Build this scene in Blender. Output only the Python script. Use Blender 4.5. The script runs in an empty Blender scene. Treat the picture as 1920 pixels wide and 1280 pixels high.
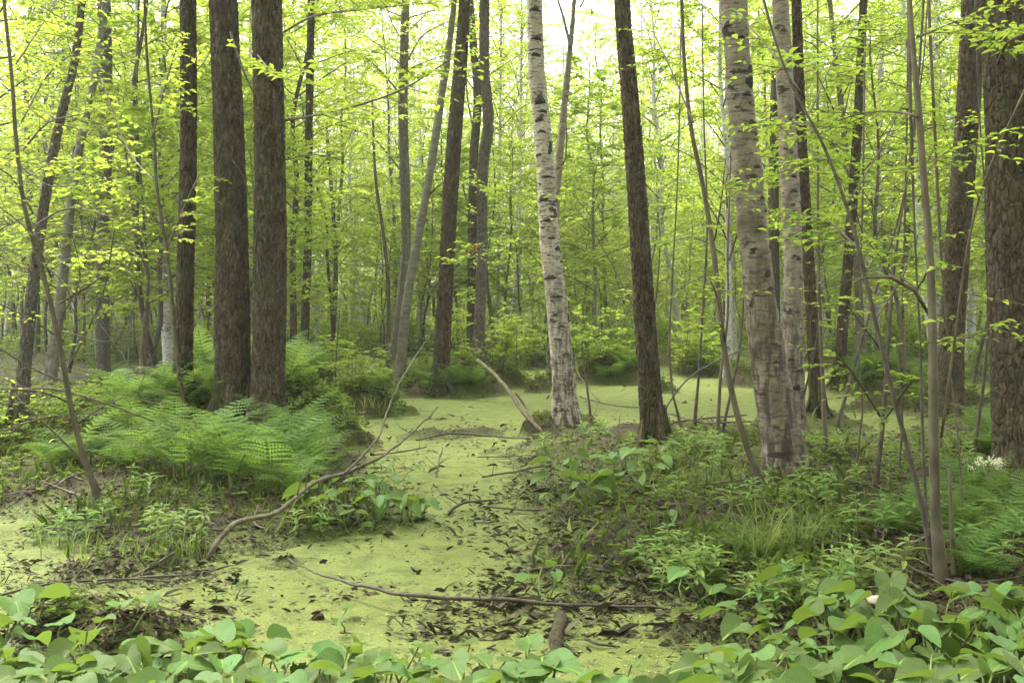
import bpy, math, random, bisect
import numpy as np
from mathutils import Vector, Matrix, Quaternion

sc = bpy.context.scene
col = sc.collection
R = math.radians
random.seed(7)

# ------------------------------------------------------------------ camera, sky, sun, exposure
FPX, XC, HOR, CAMZ = 1850.0, 960.0, 585.0, 1.5      # focal length and horizon in photo pixels, eye height in m
cam_d = bpy.data.cameras.new('camera'); cam = bpy.data.objects.new('camera', cam_d); col.objects.link(cam)
cam.location = (0, 0, CAMZ); cam.rotation_euler = (R(90), 0, 0)
cam_d.sensor_width = 36; cam_d.lens = 36 * FPX / 1920; cam_d.shift_y = -(640 - HOR) / 1920
cam_d.clip_start = 0.05; cam_d.clip_end = 900
sc.camera = cam

SUN_EL, SUN_AZ = R(62), R(-50)                       # azimuth clockwise from +Y: ahead and to the left
world = bpy.data.worlds.new('World'); sc.world = world; world.use_nodes = True
wn, wl = world.node_tree.nodes, world.node_tree.links
wn.clear()
sky = wn.new('ShaderNodeTexSky'); sky.sky_type = 'NISHITA'; sky.sun_disc = False
sky.sun_elevation = SUN_EL; sky.sun_rotation = SUN_AZ
sky.air_density = 1.0; sky.dust_density = 4.0; sky.ozone_density = 1.0
hs = wn.new('ShaderNodeHueSaturation'); hs.inputs['Saturation'].default_value = 0.3
bg = wn.new('ShaderNodeBackground'); bg.inputs['Strength'].default_value = 0.15
wo = wn.new('ShaderNodeOutputWorld')
wl.new(sky.outputs[0], hs.inputs['Color']); wl.new(hs.outputs[0], bg.inputs[0]); wl.new(bg.outputs[0], wo.inputs[0])
sun_d = bpy.data.lights.new('sun', 'SUN'); sun_d.energy = 1.5; sun_d.angle = R(14); sun_d.color = (1, 0.96, 0.88)
sun = bpy.data.objects.new('sun', sun_d); col.objects.link(sun)
sv = Vector((math.sin(SUN_AZ) * math.cos(SUN_EL), math.cos(SUN_AZ) * math.cos(SUN_EL), math.sin(SUN_EL)))
sun.rotation_euler = sv.to_track_quat('Z', 'Y').to_euler(); sun.location = (0, 0, 40)
vs = sc.view_settings
vs.view_transform = 'Standard'; vs.look = 'None'; vs.gamma = 1; vs.use_curve_mapping = False
vs.exposure = 2.45
cy = sc.cycles
cy.max_bounces = 10; cy.diffuse_bounces = 7; cy.glossy_bounces = 2; cy.transmission_bounces = 8; cy.transparent_max_bounces = 4
cy.use_denoising = True; cy.use_adaptive_sampling = True; cy.adaptive_threshold = 0.02
HAZE = .0008
cy.volume_bounces = 1; cy.volume_step_rate = 4; cy.volume_max_steps = 64
cy.caustics_reflective = False; cy.caustics_refractive = False

# ------------------------------------------------------------------ numeric helpers
_tab = np.random.RandomState(11).rand(256, 256)
def vnoise(x, y, s=0):
    x = np.asarray(x, float) + s * 17.31; y = np.asarray(y, float) + s * 9.77
    xi = np.floor(x).astype(int); yi = np.floor(y).astype(int)
    fx = x - xi; fy = y - yi; fx = fx * fx * (3 - 2 * fx); fy = fy * fy * (3 - 2 * fy)
    a = _tab[xi & 255, yi & 255]; b = _tab[(xi + 1) & 255, yi & 255]
    c = _tab[xi & 255, (yi + 1) & 255]; d = _tab[(xi + 1) & 255, (yi + 1) & 255]
    return (a * (1 - fx) + b * fx) * (1 - fy) + (c * (1 - fx) + d * fx) * fy
def fbm(x, y, s=0, o=4):
    r = 0; a = 1; t = 0
    for k in range(o):
        r = r + a * vnoise(np.asarray(x) * 2 ** k, np.asarray(y) * 2 ** k, s + k); t += a; a *= .5
    return r / t * 2 - 1
def worley(u, v, nu, seed=0):
    """edge distance F2-F1 of a cell pattern, periodic in u with nu cells"""
    ui = np.floor(u).astype(int); vi = np.floor(v).astype(int)
    f1 = np.full(u.shape, 9.); f2 = f1.copy()
    for i in (-1, 0, 1):
        for j in (-1, 0, 1):
            cu = ui + i; cv = vi + j
            hu = (cu % nu + seed * 31) & 255; hv = (cv + seed * 57) & 255
            px = cu + .5 + .8 * (_tab[hu, hv] - .5); py = cv + .5 + .9 * (_tab[hv, (hu + 91) & 255] - .5)
            d = np.hypot(u - px, v - py)
            f2 = np.where(d < f1, f1, np.minimum(f2, d)); f1 = np.minimum(f1, d)
    return f2 - f1
def sstep(a, b, x):
    t = np.clip((x - a) / (b - a), 0, 1); return t * t * (3 - 2 * t)
def unproj(px, py, z=0.):
    d = FPX * (CAMZ - z) / (py - HOR); return (px - XC) / FPX * d, d
def at_depth(px, py, d):
    return Vector(((px - XC) / FPX * d, d, CAMZ + (HOR - py) / FPX * d))

# ------------------------------------------------------------------ the lie of the land
def wpoly(p): return np.array([unproj(*q) for q in p])
LAND = [wpoly(p) for p in (
    # left bank
    [(-900, 960), (-100, 968), (10, 978), (60, 1030), (250, 1080), (400, 1050), (560, 1028), (700, 1008), (800, 985),
     (790, 930), (690, 885), (640, 838), (600, 795), (560, 750), (600, 705), (650, 690), (620, 660), (-2400, 650)],
    # right bank
    [(1310, 1150), (1200, 1075), (1090, 1015), (1000, 960), (940, 905), (960, 860), (1000, 826), (1060, 806), (1130, 814),
     (1250, 826), (1400, 826), (1500, 806), (1600, 800), (1650, 818), (1720, 795), (1760, 768), (1850, 745), (2000, 738),
     (3600, 735), (3600, 1500), (2400, 1700), (1560, 1700), (1400, 1250)],
    # far ground
    [(560, 674), (900, 672), (1000, 690), (1250, 688), (1420, 688), (1560, 700), (1720, 712), (1920, 735), (3000, 735),
     (9200, 590), (-8200, 590), (-2400, 660)],
)]
HUMMOCKS = [  # px, py of the foot, radius, height
    (685, 775, .62, .42), (838, 738, .95, .55), (905, 722, .9, .45), (775, 725, .6, .35), (1150, 716, .85, .45), (1308, 704, .6, .42), (1010, 735, .3, .22), (1240, 735, .35, .2),
    (1400, 722, .55, .38), (1650, 735, 1.0, .42), (980, 690, .7, .3), (1062, 800, .45, .12), (1225, 830, .5, .12),
    (437, 830, 1.25, .34), (500, 840, 1.1, .3), (120, 860, .9, .25), (345, 735, .7, .2), (1475, 890, .6, .14), (1500, 800, .6, .12),
    (1780, 775, .6, .25), (1915, 915, .7, .16), (1760, 1080, .25, .06), (1010, 815, .22, .16), (1340, 815, .6, .1),
    (580, 720, .6, .3), (1420, 1010, .35, .08), (1640, 770, .5, .15), (40, 800, .8, .2)]
HUM = [(*unproj(a, b), r, h) for a, b, r, h in HUMMOCKS]
MUD = [(*unproj(a, b), r, h) for a, b, r, h in [(120, 1170, .45, .075), (250, 1205, .3, .07), (880, 812, .55, .1), (800, 820, .4, .09),
       (1180, 1000, .5, .03), (1120, 1060, .4, .05), (230, 1075, .5, .04), (1330, 1110, .3, .03), (520, 1060, .25, .03)]]
def poly_sd(P, x, y):
    d = np.full(x.shape, 1e9); inside = np.zeros(x.shape, bool)
    for k in range(len(P)):
        a = P[k]; b = P[(k + 1) % len(P)]; e = b - a
        wx = x - a[0]; wy = y - a[1]
        t = np.clip((wx * e[0] + wy * e[1]) / (e @ e), 0, 1)
        d = np.minimum(d, (wx - e[0] * t) ** 2 + (wy - e[1] * t) ** 2)
        c = ((a[1] > y) != (b[1] > y)) & (x < (b[0] - a[0]) * (y - a[1]) / (b[1] - a[1] + 1e-12) + a[0])
        inside ^= c
    return np.where(inside, 1, -1) * np.sqrt(d)
def height(x, y):
    x = np.atleast_1d(np.asarray(x, float)); y = np.atleast_1d(np.asarray(y, float))
    wx = x + .25 * fbm(x * 1.1, y * 1.1, 3, 3); wy = y + .25 * fbm(x * 1.1, y * 1.1, 8, 3)
    sd = np.max([poly_sd(P, wx, wy) for P in LAND], axis=0)
    h = .085 * np.tanh(sd / .45) + .08 * sstep(.2, 2.2, sd) - .03 * sstep(.2, 1.2, -sd)
    h = h + .2 * sstep(3, 9, sd) * (fbm(x * .22, y * .22, 21, 3) * .8)
    for a, b, r, hh in HUM:
        q = ((x - a) ** 2 + (y - b) ** 2) / (r * r)
        h = h + (hh + .12 * np.where(h < 0, 1, 0)) * np.exp(-(q * (1 + .8 * fbm(x * 1.7 / r, y * 1.7 / r, 41, 3))) ** 2 * .9) * (1 + .45 * fbm(x * 4, y * 4, 40, 3))
    for a, b, r, hh in MUD:
        q = ((x - a) ** 2 + (y - b) ** 2) / (r * r)
        h = h + (hh + .06 * np.where(h < -.04, 1, 0)) * np.exp(-q)
    amp = 1 - .35 * sstep(.4, 1.4, -sd)
    raft = sstep(14.5, 11, y) * np.exp(-((x - .7 - .1 * (y - 6)) / .95) ** 2) + .55 * np.exp(-((x + 1.9) / .8) ** 2 - ((y - 4.7) / .7) ** 2)
    h = h + raft * np.where(sd < .1, 1, 0) * (.165 * np.clip(fbm(x * 2.6, y * 1.5, 77, 4) + .05, -.1, 1) + .1 * np.clip(fbm(x * 9, y * 5, 78, 3), 0, 1))
    return h + amp * (.05 * fbm(x * 2.2, y * 2.2, 5, 4) + .026 * fbm(x * 9, y * 9, 13, 3) + .05 * np.exp(-(sd / .5) ** 2) * fbm(x * 7, y * 7, 17, 3))
def H(x, y):
    """height of the ground sheet at one point (bilinear in its own grid)"""
    i = min(max(bisect.bisect_right(_xs, x) - 1, 0), len(_xs) - 2); j = min(max(bisect.bisect_right(_ys, y) - 1, 0), len(_ys) - 2)
    u = (x - _xs[i]) / (_xs[i + 1] - _xs[i]); v = (y - _ys[j]) / (_ys[j + 1] - _ys[j])
    return float((GZ[j, i] * (1 - u) + GZ[j, i + 1] * u) * (1 - v) + (GZ[j + 1, i] * (1 - u) + GZ[j + 1, i + 1] * u) * v)
def spaced(lo, hi, d0, d1, fine, grow, a, b):
    out = [lo]; x = lo
    while x < hi:
        dist = max(a - x, x - b, 0); x += min(d1, fine + grow * dist); out.append(x)
    return np.array(out)
xs = spaced(-330, 330, 0, 25, .05, .045, -4.5, 4.5); ys = spaced(-40, 420, 0, 25, .05, .032, 2.6, 11)
X, Y = np.meshgrid(xs, ys); Z = height(X.ravel(), Y.ravel()); GZ = Z.reshape(len(ys), len(xs)); _xs, _ys = xs.tolist(), ys.tolist()
def ground_px(px, py):
    """where the ground (or water) lies under a photo pixel"""
    # march down the sight line until it meets the ground or the water
    d = 2.; s_ = (py - HOR) / FPX; t_ = (px - XC) / FPX
    while CAMZ - s_ * d > max(H(t_ * d, d), 0.) and d < 200: d += .01 + d * .002
    x = t_ * d
    return x, d, max(H(x, d), 0.)

# ------------------------------------------------------------------ mesh helpers
class MB:
    """collects vertices and polygons; build() links them as one mesh object"""
    def __init__(s): s.v = []; s.p = []; s.n = 0; s.uv = []
    def add(s, V, polys, uv=None):
        V = np.asarray(V, float).reshape(-1, 3)
        for P in polys: s.p.append(np.asarray(P, int) + s.n)
        s.v.append(V); s.n += len(V)
        s.uv.append(np.zeros((len(V), 2)) if uv is None else np.asarray(uv, float))
    def mesh(s, name, mat, smooth=True, uv=False):
        me = bpy.data.meshes.new(name)
        V = np.concatenate(s.v); me.vertices.add(len(V)); me.vertices.foreach_set('co', V.astype(np.float32).ravel())
        idx = np.concatenate([p.ravel() for p in s.p]); tot = np.concatenate([np.full(len(p), p.shape[1]) for p in s.p])
        start = np.concatenate([[0], np.cumsum(tot)[:-1]])
        me.loops.add(len(idx)); me.loops.foreach_set('vertex_index', idx.astype(np.int32))
        me.polygons.add(len(tot)); me.polygons.foreach_set('loop_start', start.astype(np.int32))
        me.update(calc_edges=True)
        me.polygons.foreach_set('use_smooth', np.full(len(tot), smooth))
        if uv:
            l = me.uv_layers.new(name='map'); U = np.concatenate(s.uv)
            l.data.foreach_set('uv', U[idx].astype(np.float32).ravel())
        me.materials.append(mat)
        return me
    def build(s, name, mat, parent=None, loc=(0, 0, 0), smooth=True, uv=False):
        return link(name, s.mesh(name, mat, smooth, uv), parent, loc)
def link(name, me, parent=None, loc=(0, 0, 0), rot=None, scale=None):
    o = bpy.data.objects.new(name, me); col.objects.link(o); o.parent = parent; o.location = loc
    if rot is not None:
        if isinstance(rot, Quaternion): o.rotation_mode = 'QUATERNION'; o.rotation_quaternion = rot
        else: o.rotation_euler = rot
    if scale is not None: o.scale = (scale,) * 3 if isinstance(scale, (int, float)) else scale
    return o
def tag(o, label=None, cat=None, group=None, kind=None):
    if label: o['label'] = label
    if cat: o['category'] = cat
    if group: o['group'] = group
    if kind: o['kind'] = kind
    return o
def empty(name, loc, label, cat, group=None, rz=0., scale=None):
    o = bpy.data.objects.new(name, None); col.objects.link(o); o.location = loc; o.rotation_euler = (0, 0, rz)
    o.empty_display_size = .1
    if scale: o.scale = (scale,) * 3
    return tag(o, label, cat, group)
def ordw(n):
    w = 'first second third fourth fifth sixth seventh eighth ninth tenth eleventh twelfth'.split()
    return w[n - 1] if n <= 12 else '%d%s' % (n, 'th' if 10 < n % 100 < 14 else {1: 'st', 2: 'nd', 3: 'rd'}.get(n % 10, 'th'))

def frames(P):
    T = np.gradient(P, axis=0); T /= np.linalg.norm(T, axis=1)[:, None] + 1e-9
    ref = np.array([0, 1., 0]) if abs(T[0][1]) < .9 else np.array([1., 0, 0])
    N = np.zeros_like(P); n = ref - T[0] * (ref @ T[0])
    for k in range(len(P)):
        n = n - T[k] * (n @ T[k]); n = n / (np.linalg.norm(n) + 1e-9); N[k] = n
    return T, N, np.cross(T, N)
def tube(mb, P, rad, n=8, disp=None, cap=True):
    P = np.asarray(P, float); rad = np.asarray(rad, float); m = len(P)
    T, N, B = frames(P)
    th = np.linspace(0, 2 * np.pi, n, endpoint=False)
    s = np.concatenate([[0], np.cumsum(np.linalg.norm(np.diff(P, axis=0), axis=1))])
    rr = np.repeat(rad[:, None], n, 1)
    if disp is not None: rr = rr + disp(np.repeat(th[None], m, 0), np.repeat(s[:, None], n, 1), rr)
    V = P[:, None] + rr[..., None] * (np.cos(th)[None, :, None] * N[:, None] + np.sin(th)[None, :, None] * B[:, None])
    i = np.arange(m - 1)[:, None] * n; j = np.arange(n)[None]; j2 = (j + 1) % n
    Q = np.stack([i + j, i + n + j, i + n + j2, i + j2], -1).reshape(-1, 4)[:, ::-1]
    polys = [Q]
    V = V.reshape(-1, 3)
    if cap:
        V = np.vstack([V, P[-1:], P[:1]]); e = m * n; k = np.arange(n)
        polys += [np.stack([np.full(n, e), (m - 1) * n + k, (m - 1) * n + (k + 1) % n], 1),
                  np.stack([np.full(n, e + 1), (k + 1) % n, k], 1)]
    mb.add(V, polys)
def smooth_path(pts, step, extra=None):
    """Catmull-Rom through pts (arrays of x,y,z,r...), resampled every step"""
    pts = np.asarray(pts, float)
    p = np.vstack([2 * pts[0] - pts[1], pts, 2 * pts[-1] - pts[-2]]); out = []
    for k in range(1, len(p) - 2):
        L = np.linalg.norm(p[k + 1][:3] - p[k][:3]); n = max(1, int(round(L / step)))
        t = (np.arange(n) / n)[:, None]
        a, b, c, d = p[k - 1], p[k], p[k + 1], p[k + 2]
        out.append(.5 * ((2 * b) + (c - a) * t + (2 * a - 5 * b + 4 * c - d) * t ** 2 + (3 * b - a - 3 * c + d) * t ** 3))
    out.append(p[-2][None])
    return np.vstack(out)
def nrm(a): return a / (np.linalg.norm(a, axis=-1, keepdims=True) + 1e-9)
def leaf_cards(mb, P, D, N, L, W, fine=False, fold=.22, droop=.12):
    """folded leaves: base P, direction D, normal N, length L, width W (all arrays)"""
    P = np.asarray(P, float); D = nrm(np.asarray(D, float)); N = np.asarray(N, float); N = nrm(N - D * np.sum(D * N, 1, keepdims=True))
    S = np.cross(D, N); L = np.asarray(L, float)[:, None]; W = np.asarray(W, float)[:, None]; n = len(P)
    if not fine:
        V = np.stack([P, P + D * L * .45 + S * W * .5 + N * W * fold, P + D * L - N * L * droop, P + D * L * .45 - S * W * .5 + N * W * fold], 1)
        b = np.arange(n)[:, None] * 4
        mb.add(V.reshape(-1, 3), [np.vstack([b + [[0, 1, 2]], b + [[0, 2, 3]]])])
    else:
        V = np.stack([P, P + D * L * .28 + S * W * .42 + N * W * fold, P + D * L * .62 + S * W * .42 + N * (W * fold - L * droop * .4), P + D * L - N * L * droop,
                      P + D * L * .62 - S * W * .42 + N * (W * fold - L * droop * .4), P + D * L * .28 - S * W * .42 + N * W * fold,
                      P + D * L * .45 - N * L * droop * .15], 1)
        b = np.arange(n)[:, None] * 7
        mb.add(V.reshape(-1, 3), [np.vstack([b + [[0, 1, 6]], b + [[1, 2, 6]], b + [[2, 3, 6]], b + [[3, 4, 6]], b + [[4, 5, 6]], b + [[5, 0, 6]]])])
def spray(mb, rng, A, B, n, L, fine=False, flat=.35):
    """n leaves set alternately along each twig A->B"""
    A = np.asarray(A, float); B = np.asarray(B, float); m = len(A)
    t = (np.linspace(.08, 1, n)[None] + rng.uniform(-.04, .04, (m, n)))[..., None]
    P = A[:, None] * (1 - t) + B[:, None] * t
    D0 = nrm(B - A); up = np.array([0, 0, 1.]); S0 = nrm(np.cross(D0, up))
    side = np.where((np.arange(n) % 2) == 0, 1, -1)[None, :, None]
    D = S0[:, None] * side * .9 + D0[:, None] * .6 + rng.normal(0, .28, (m, n, 3))
    N = up + rng.normal(0, flat, (m, n, 3))
    l = L * rng.uniform(.65, 1.2, (m, n))
    leaf_cards(mb, P.reshape(-1, 3), D.reshape(-1, 3), N.reshape(-1, 3), l.ravel(), l.ravel() * rng.uniform(.5, .72, m * n), fine)

# ------------------------------------------------------------------ materials
def new_mat(name):
    m = bpy.data.materials.new(name); m.use_nodes = True
    nt = m.node_tree; nt.nodes.clear(); return m, nt
def nd(nt, typ, **kw):
    n = nt.nodes.new(typ)
    for k, v in kw.items():
        if k in n.inputs: n.inputs[k].default_value = v
        else: setattr(n, k, v)
    return n
def ramp(nt, src, stops, lin='LINEAR'):
    r = nt.nodes.new('ShaderNodeValToRGB'); r.color_ramp.interpolation = lin
    el = r.color_ramp.elements
    while len(el) < len(stops): el.new(.5)
    for e, (p, c) in zip(el, stops): e.position = p; e.color = (*c, 1) if len(c) == 3 else c
    nt.links.new(src, r.inputs[0]); return r.outputs[0]
def mix(nt, fac, a, b, typ='MIX'):
    m = nt.nodes.new('ShaderNodeMix'); m.data_type = 'RGBA'; m.blend_type = typ
    for sock, v in ((m.inputs[0], fac), (m.inputs[6], a), (m.inputs[7], b)):
        if hasattr(v, 'is_linked'): nt.links.new(v, sock)
        elif isinstance(v, (int, float)): sock.default_value = v
        else: sock.default_value = (*v, 1)
    return m.outputs[2]
def coords(nt, scale=(1, 1, 1), kind='Object', jitter=True):
    tc = nt.nodes.new('ShaderNodeTexCoord'); mp = nt.nodes.new('ShaderNodeMapping'); mp.inputs['Scale'].default_value = scale
    nt.links.new(tc.outputs[kind], mp.inputs[0])
    if jitter:
        oi = nt.nodes.new('ShaderNodeObjectInfo'); m = nt.nodes.new('ShaderNodeMath'); m.operation = 'MULTIPLY'; m.inputs[1].default_value = 37.
        nt.links.new(oi.outputs['Random'], m.inputs[0])
        cx = nt.nodes.new('ShaderNodeCombineXYZ')
        for k in range(3): nt.links.new(m.outputs[0], cx.inputs[k])
        nt.links.new(cx.outputs[0], mp.inputs['Location'])
    return mp.outputs[0]
def noise(nt, vec, scale, detail=4, rough=.6, dist=0.):
    n = nd(nt, 'ShaderNodeTexNoise', Scale=scale, Detail=detail, Roughness=rough, Distortion=dist)
    nt.links.new(vec, n.inputs['Vector']); return n.outputs['Fac']
def voro(nt, vec, scale, feature='DISTANCE_TO_EDGE'):
    n = nt.nodes.new('ShaderNodeTexVoronoi'); n.feature = feature; n.inputs['Scale'].default_value = scale
    nt.links.new(vec, n.inputs['Vector']); return n
def bump(nt, src, dist, strength=1., prev=None):
    b = nt.nodes.new('ShaderNodeBump'); b.inputs['Strength'].default_value = strength; b.inputs['Distance'].default_value = dist
    nt.links.new(src, b.inputs['Height'])
    if prev is not None: nt.links.new(prev, b.inputs['Normal'])
    return b.outputs[0]
def finish(nt, color, rough=.85, normal=None, spec=.3):
    p = nt.nodes.new('ShaderNodeBsdfPrincipled'); o = nt.nodes.new('ShaderNodeOutputMaterial')
    if hasattr(color, 'is_linked'): nt.links.new(color, p.inputs['Base Color'])
    else: p.inputs['Base Color'].default_value = (*color, 1)
    if hasattr(rough, 'is_linked'): nt.links.new(rough, p.inputs['Roughness'])
    else: p.inputs['Roughness'].default_value = rough
    p.inputs['Specular IOR Level'].default_value = spec
    if normal is not None: nt.links.new(normal, p.inputs['Normal'])
    nt.links.new(p.outputs[0], o.inputs[0]); return p

def leaf_mat(name, c1, c2, tr, trans=.5, rough=.5, veins=False, spec=.14, vary=.1, solo=False):
    m, nt = new_mat(name)
    g = nt.nodes.new('ShaderNodeNewGeometry'); oi = nt.nodes.new('ShaderNodeObjectInfo')
    c = mix(nt, g.outputs['Random Per Island'], c1, c2)
    h = nt.nodes.new('ShaderNodeHueSaturation'); nt.links.new(c, h.inputs['Color'])
    mr = nd(nt, 'ShaderNodeMapRange'); mr.inputs[3].default_value = .5 - vary * .5; mr.inputs[4].default_value = .5 + vary * .35
    nt.links.new(oi.outputs['Random'], mr.inputs[0]); nt.links.new(mr.outputs[0], h.inputs['Hue'])
    mv = nd(nt, 'ShaderNodeMapRange'); mv.inputs[3].default_value = .75; mv.inputs[4].default_value = 1.25
    nt.links.new(oi.outputs['Random'] if veins or solo else g.outputs['Random Per Island'], mv.inputs[0]); nt.links.new(mv.outputs[0], h.inputs['Value'])
    if veins or solo: mv.inputs[3].default_value = .6; mv.inputs[4].default_value = 1.35
    c = h.outputs[0]; normal = None
    if veins:
        vec = coords(nt, (1, 1, 1), 'Object')
        c = mix(nt, ramp(nt, noise(nt, vec, 11, 3), [(.42, (0, 0, 0)), (.72, (.45, .45, .45))]), c, [v * .62 for v in c1])
        c = mix(nt, ramp(nt, noise(nt, vec, 48, 2), [(.66, (0, 0, 0)), (.72, (.7, .7, .7))]), c, (.10, .085, .03))
        uv = nt.nodes.new('ShaderNodeUVMap'); uv.uv_map = 'map'
        sp = nt.nodes.new('ShaderNodeSeparateXYZ'); nt.links.new(uv.outputs[0], sp.inputs[0])
        w = nt.nodes.new('ShaderNodeMath'); w.operation = 'MULTIPLY'; w.inputs[1].default_value = 2 * math.pi * 30
        s = nt.nodes.new('ShaderNodeMath'); s.operation = 'COSINE'
        nt.links.new(sp.outputs[0], w.inputs[0]); nt.links.new(w.outputs[0], s.inputs[0])
        v = ramp(nt, s.outputs[0], [(.55, (0, 0, 0)), (1, (1, 1, 1))])
        mid = nt.nodes.new('ShaderNodeMath'); mid.operation = 'COMPARE'; mid.inputs[1].default_value = .5; mid.inputs[2].default_value = .006
        nt.links.new(sp.outputs[0], mid.inputs[0])
        c = mix(nt, mix(nt, .22, (0, 0, 0), v), c, tr)
        c = mix(nt, mid.outputs[0], c, [q * .95 for q in tr])
        normal = bump(nt, v, .0012, .5)
    p = nt.nodes.new('ShaderNodeBsdfPrincipled'); p.inputs['Roughness'].default_value = rough; p.inputs['Specular IOR Level'].default_value = spec
    nt.links.new(c, p.inputs['Base Color'])
    if normal is not None: nt.links.new(normal, p.inputs['Normal'])
    t = nt.nodes.new('ShaderNodeBsdfTranslucent')
    tc = mix(nt, .5, c, tr); tc = mix(nt, .6, tc, tr); nt.links.new(tc, t.inputs[0])
    ms = nt.nodes.new('ShaderNodeMixShader'); ms.inputs[0].default_value = trans
    nt.links.new(p.outputs[0], ms.inputs[1]); nt.links.new(t.outputs[0], ms.inputs[2])
    o = nt.nodes.new('ShaderNodeOutputMaterial'); nt.links.new(ms.outputs[0], o.inputs[0])
    return m

def bark_dark(name, a, b, c, sc_=1.):
    m, nt = new_mat(name)
    v = coords(nt, (1, 1, .38)); v2 = coords(nt, (1, 1, 1))
    n1 = noise(nt, v, 22 * sc_, 5, .65); n2 = noise(nt, v2, 2.2, 4); n3 = noise(nt, v, 70 * sc_, 4, .7)
    cc = ramp(nt, n1, [(.3, a), (.52, b), (.72, c)])
    cc = mix(nt, ramp(nt, n2, [(.46, (0, 0, 0)), (.7, (.55, .55, .55))]), cc, (.075, .085, .05))   # algae film
    cc = mix(nt, ramp(nt, n3, [(.56, (0, 0, 0)), (.7, (.6, .6, .6))]), cc, c)
    tc_ = nt.nodes.new('ShaderNodeTexCoord'); sz = nt.nodes.new('ShaderNodeSeparateXYZ'); nt.links.new(tc_.outputs['Object'], sz.inputs[0])
    low = mix(nt, 1., ramp(nt, sz.outputs[2], [(0., (1, 1, 1)), (.7, (0, 0, 0))]), ramp(nt, noise(nt, v2, 7, 4), [(.42, (0, 0, 0)), (.58, (.85, .85, .85))]), 'MULTIPLY')
    cc = mix(nt, low, cc, (.055, .07, .015))                       # moss creeping up the foot
    vo = voro(nt, v, 26 * sc_)
    nr = bump(nt, ramp(nt, vo.outputs['Distance'], [(0, (0, 0, 0)), (.16, (1, 1, 1))]), .012, 1.)
    nr = bump(nt, n3, .008, .9, nr)
    finish(nt, cc, .92, nr, .15); return m
def bark_birch(name, pale, beige, dark, amount=.5, rough_base=True):
    m, nt = new_mat(name)
    v = coords(nt, (1, 1, 1)); vl = coords(nt, (1, 1, 5.5)); vp = coords(nt, (1, 1, 2.2)); vv = coords(nt, (1, 1, .22))
    cc = mix(nt, ramp(nt, noise(nt, v, 6, 5), [(.35, (0, 0, 0)), (.68, (1, 1, 1))]), pale, beige)
    cc = mix(nt, ramp(nt, noise(nt, v, 30, 4), [(.45, (0, 0, 0)), (.75, (.7, .7, .7))]), cc, [q * .62 for q in beige])
    l1 = noise(nt, vl, 9, 3, .6)
    e = .6 - .1 * amount
    d1 = ramp(nt, l1, [(e, (0, 0, 0)), (e + .05, (.9, .9, .9))])
    p1 = noise(nt, vp, 4.2, 4, .65)
    e2 = .66 - .1 * amount
    d2 = ramp(nt, p1, [(e2, (0, 0, 0)), (e2 + .035, (1, 1, 1))])
    cc = mix(nt, d1, cc, [q * 1.7 + .02 for q in dark]); cc = mix(nt, d2, cc, dark)
    if rough_base:                                            # the old corky bark low on the stem
        g = nt.nodes.new('ShaderNodeTexCoord'); sp = nt.nodes.new('ShaderNodeSeparateXYZ'); nt.links.new(g.outputs['Object'], sp.inputs[0])
        cr = noise(nt, vv, 17, 4, .7, .4)
        zs_ = nd(nt, 'ShaderNodeMath', operation='MULTIPLY'); zs_.inputs[1].default_value = .42; nt.links.new(sp.outputs[2], zs_.inputs[0])
        hz = ramp(nt, zs_.outputs[0], [(.0, (1, 1, 1)), (.5, (.75, .75, .75)), (1.0, (.0, .0, .0))])
        k = ramp(nt, cr, [(.47, (0, 0, 0)), (.56, (.9, .9, .9))])
        mm = mix(nt, 1., hz, k, 'MULTIPLY')
        cc = mix(nt, mm, cc, (.05, .038, .028))
    nr = bump(nt, d2, -.004, .6); nr = bump(nt, noise(nt, v, 45, 5, .7), .006, .7, nr); nr = bump(nt, l1, .008, .5, nr)
    finish(nt, cc, .8, nr, .25); return m
def plain_noise(name, a, b, scale=10, rough=.8, bd=.003, spec=.25, stretch=(1, 1, 1), c=None):
    m, nt = new_mat(name); v = coords(nt, stretch)
    n = noise(nt, v, scale, 5, .65)
    cc = ramp(nt, n, [(.34, a), (.64, b)] + ([(.8, c)] if c else []))
    finish(nt, cc, rough, bump(nt, noise(nt, v, scale * 4, 4), bd, .8), spec); return m
def flake_mat(name, a, b, rough=.7, spec=.3):
    m, nt = new_mat(name); g = nt.nodes.new('ShaderNodeNewGeometry')
    finish(nt, mix(nt, g.outputs['Random Per Island'], a, b), rough, None, spec); return m

M = {}
M['bark_alder'] = bark_dark('bark_alder', (.023, .017, .0105), (.07, .053, .033), (.155, .124, .084))
M['bark_red'] = bark_dark('bark_red', (.025, .0175, .01), (.074, .053, .031), (.155, .12, .078))
M['bark_grey'] = bark_dark('bark_grey', (.07, .06, .046), (.15, .128, .098), (.24, .21, .165), 1.4)
M['birch'] = bark_birch('birch_bark', (.42, .375, .275), (.27, .23, .155), (.045, .038, .032), .6)
M['birch_old'] = bark_birch('old_birch_bark', (.26, .222, .155), (.14, .112, .07), (.04, .032, .025), .6)
M['birch_far'] = bark_birch('far_birch_bark', (.55, .53, .48), (.38, .35, .29), (.06, .05, .045), .5, False)
M['stem'] = plain_noise('sapling_bark', (.06, .05, .03), (.125, .105, .066), 9, .8, .002, .2, (1, 1, .6), (.17, .15, .11))
M['stem_dark'] = plain_noise('dark_sapling_bark', (.045, .037, .026), (.11, .09, .065), 12, .8, .002)
M['stem_pale'] = plain_noise('pale_sapling_bark', (.085, .08, .052), (.19, .178, .125), 7, .75, .002, .3, (1, 1, 2.5), (.1, .09, .06))
M['dead_wood'] = plain_noise('weathered_wood', (.048, .04, .025), (.13, .112, .07), 22, .85, .004, .2, (1, 1, 1), (.24, .21, .14))
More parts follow.
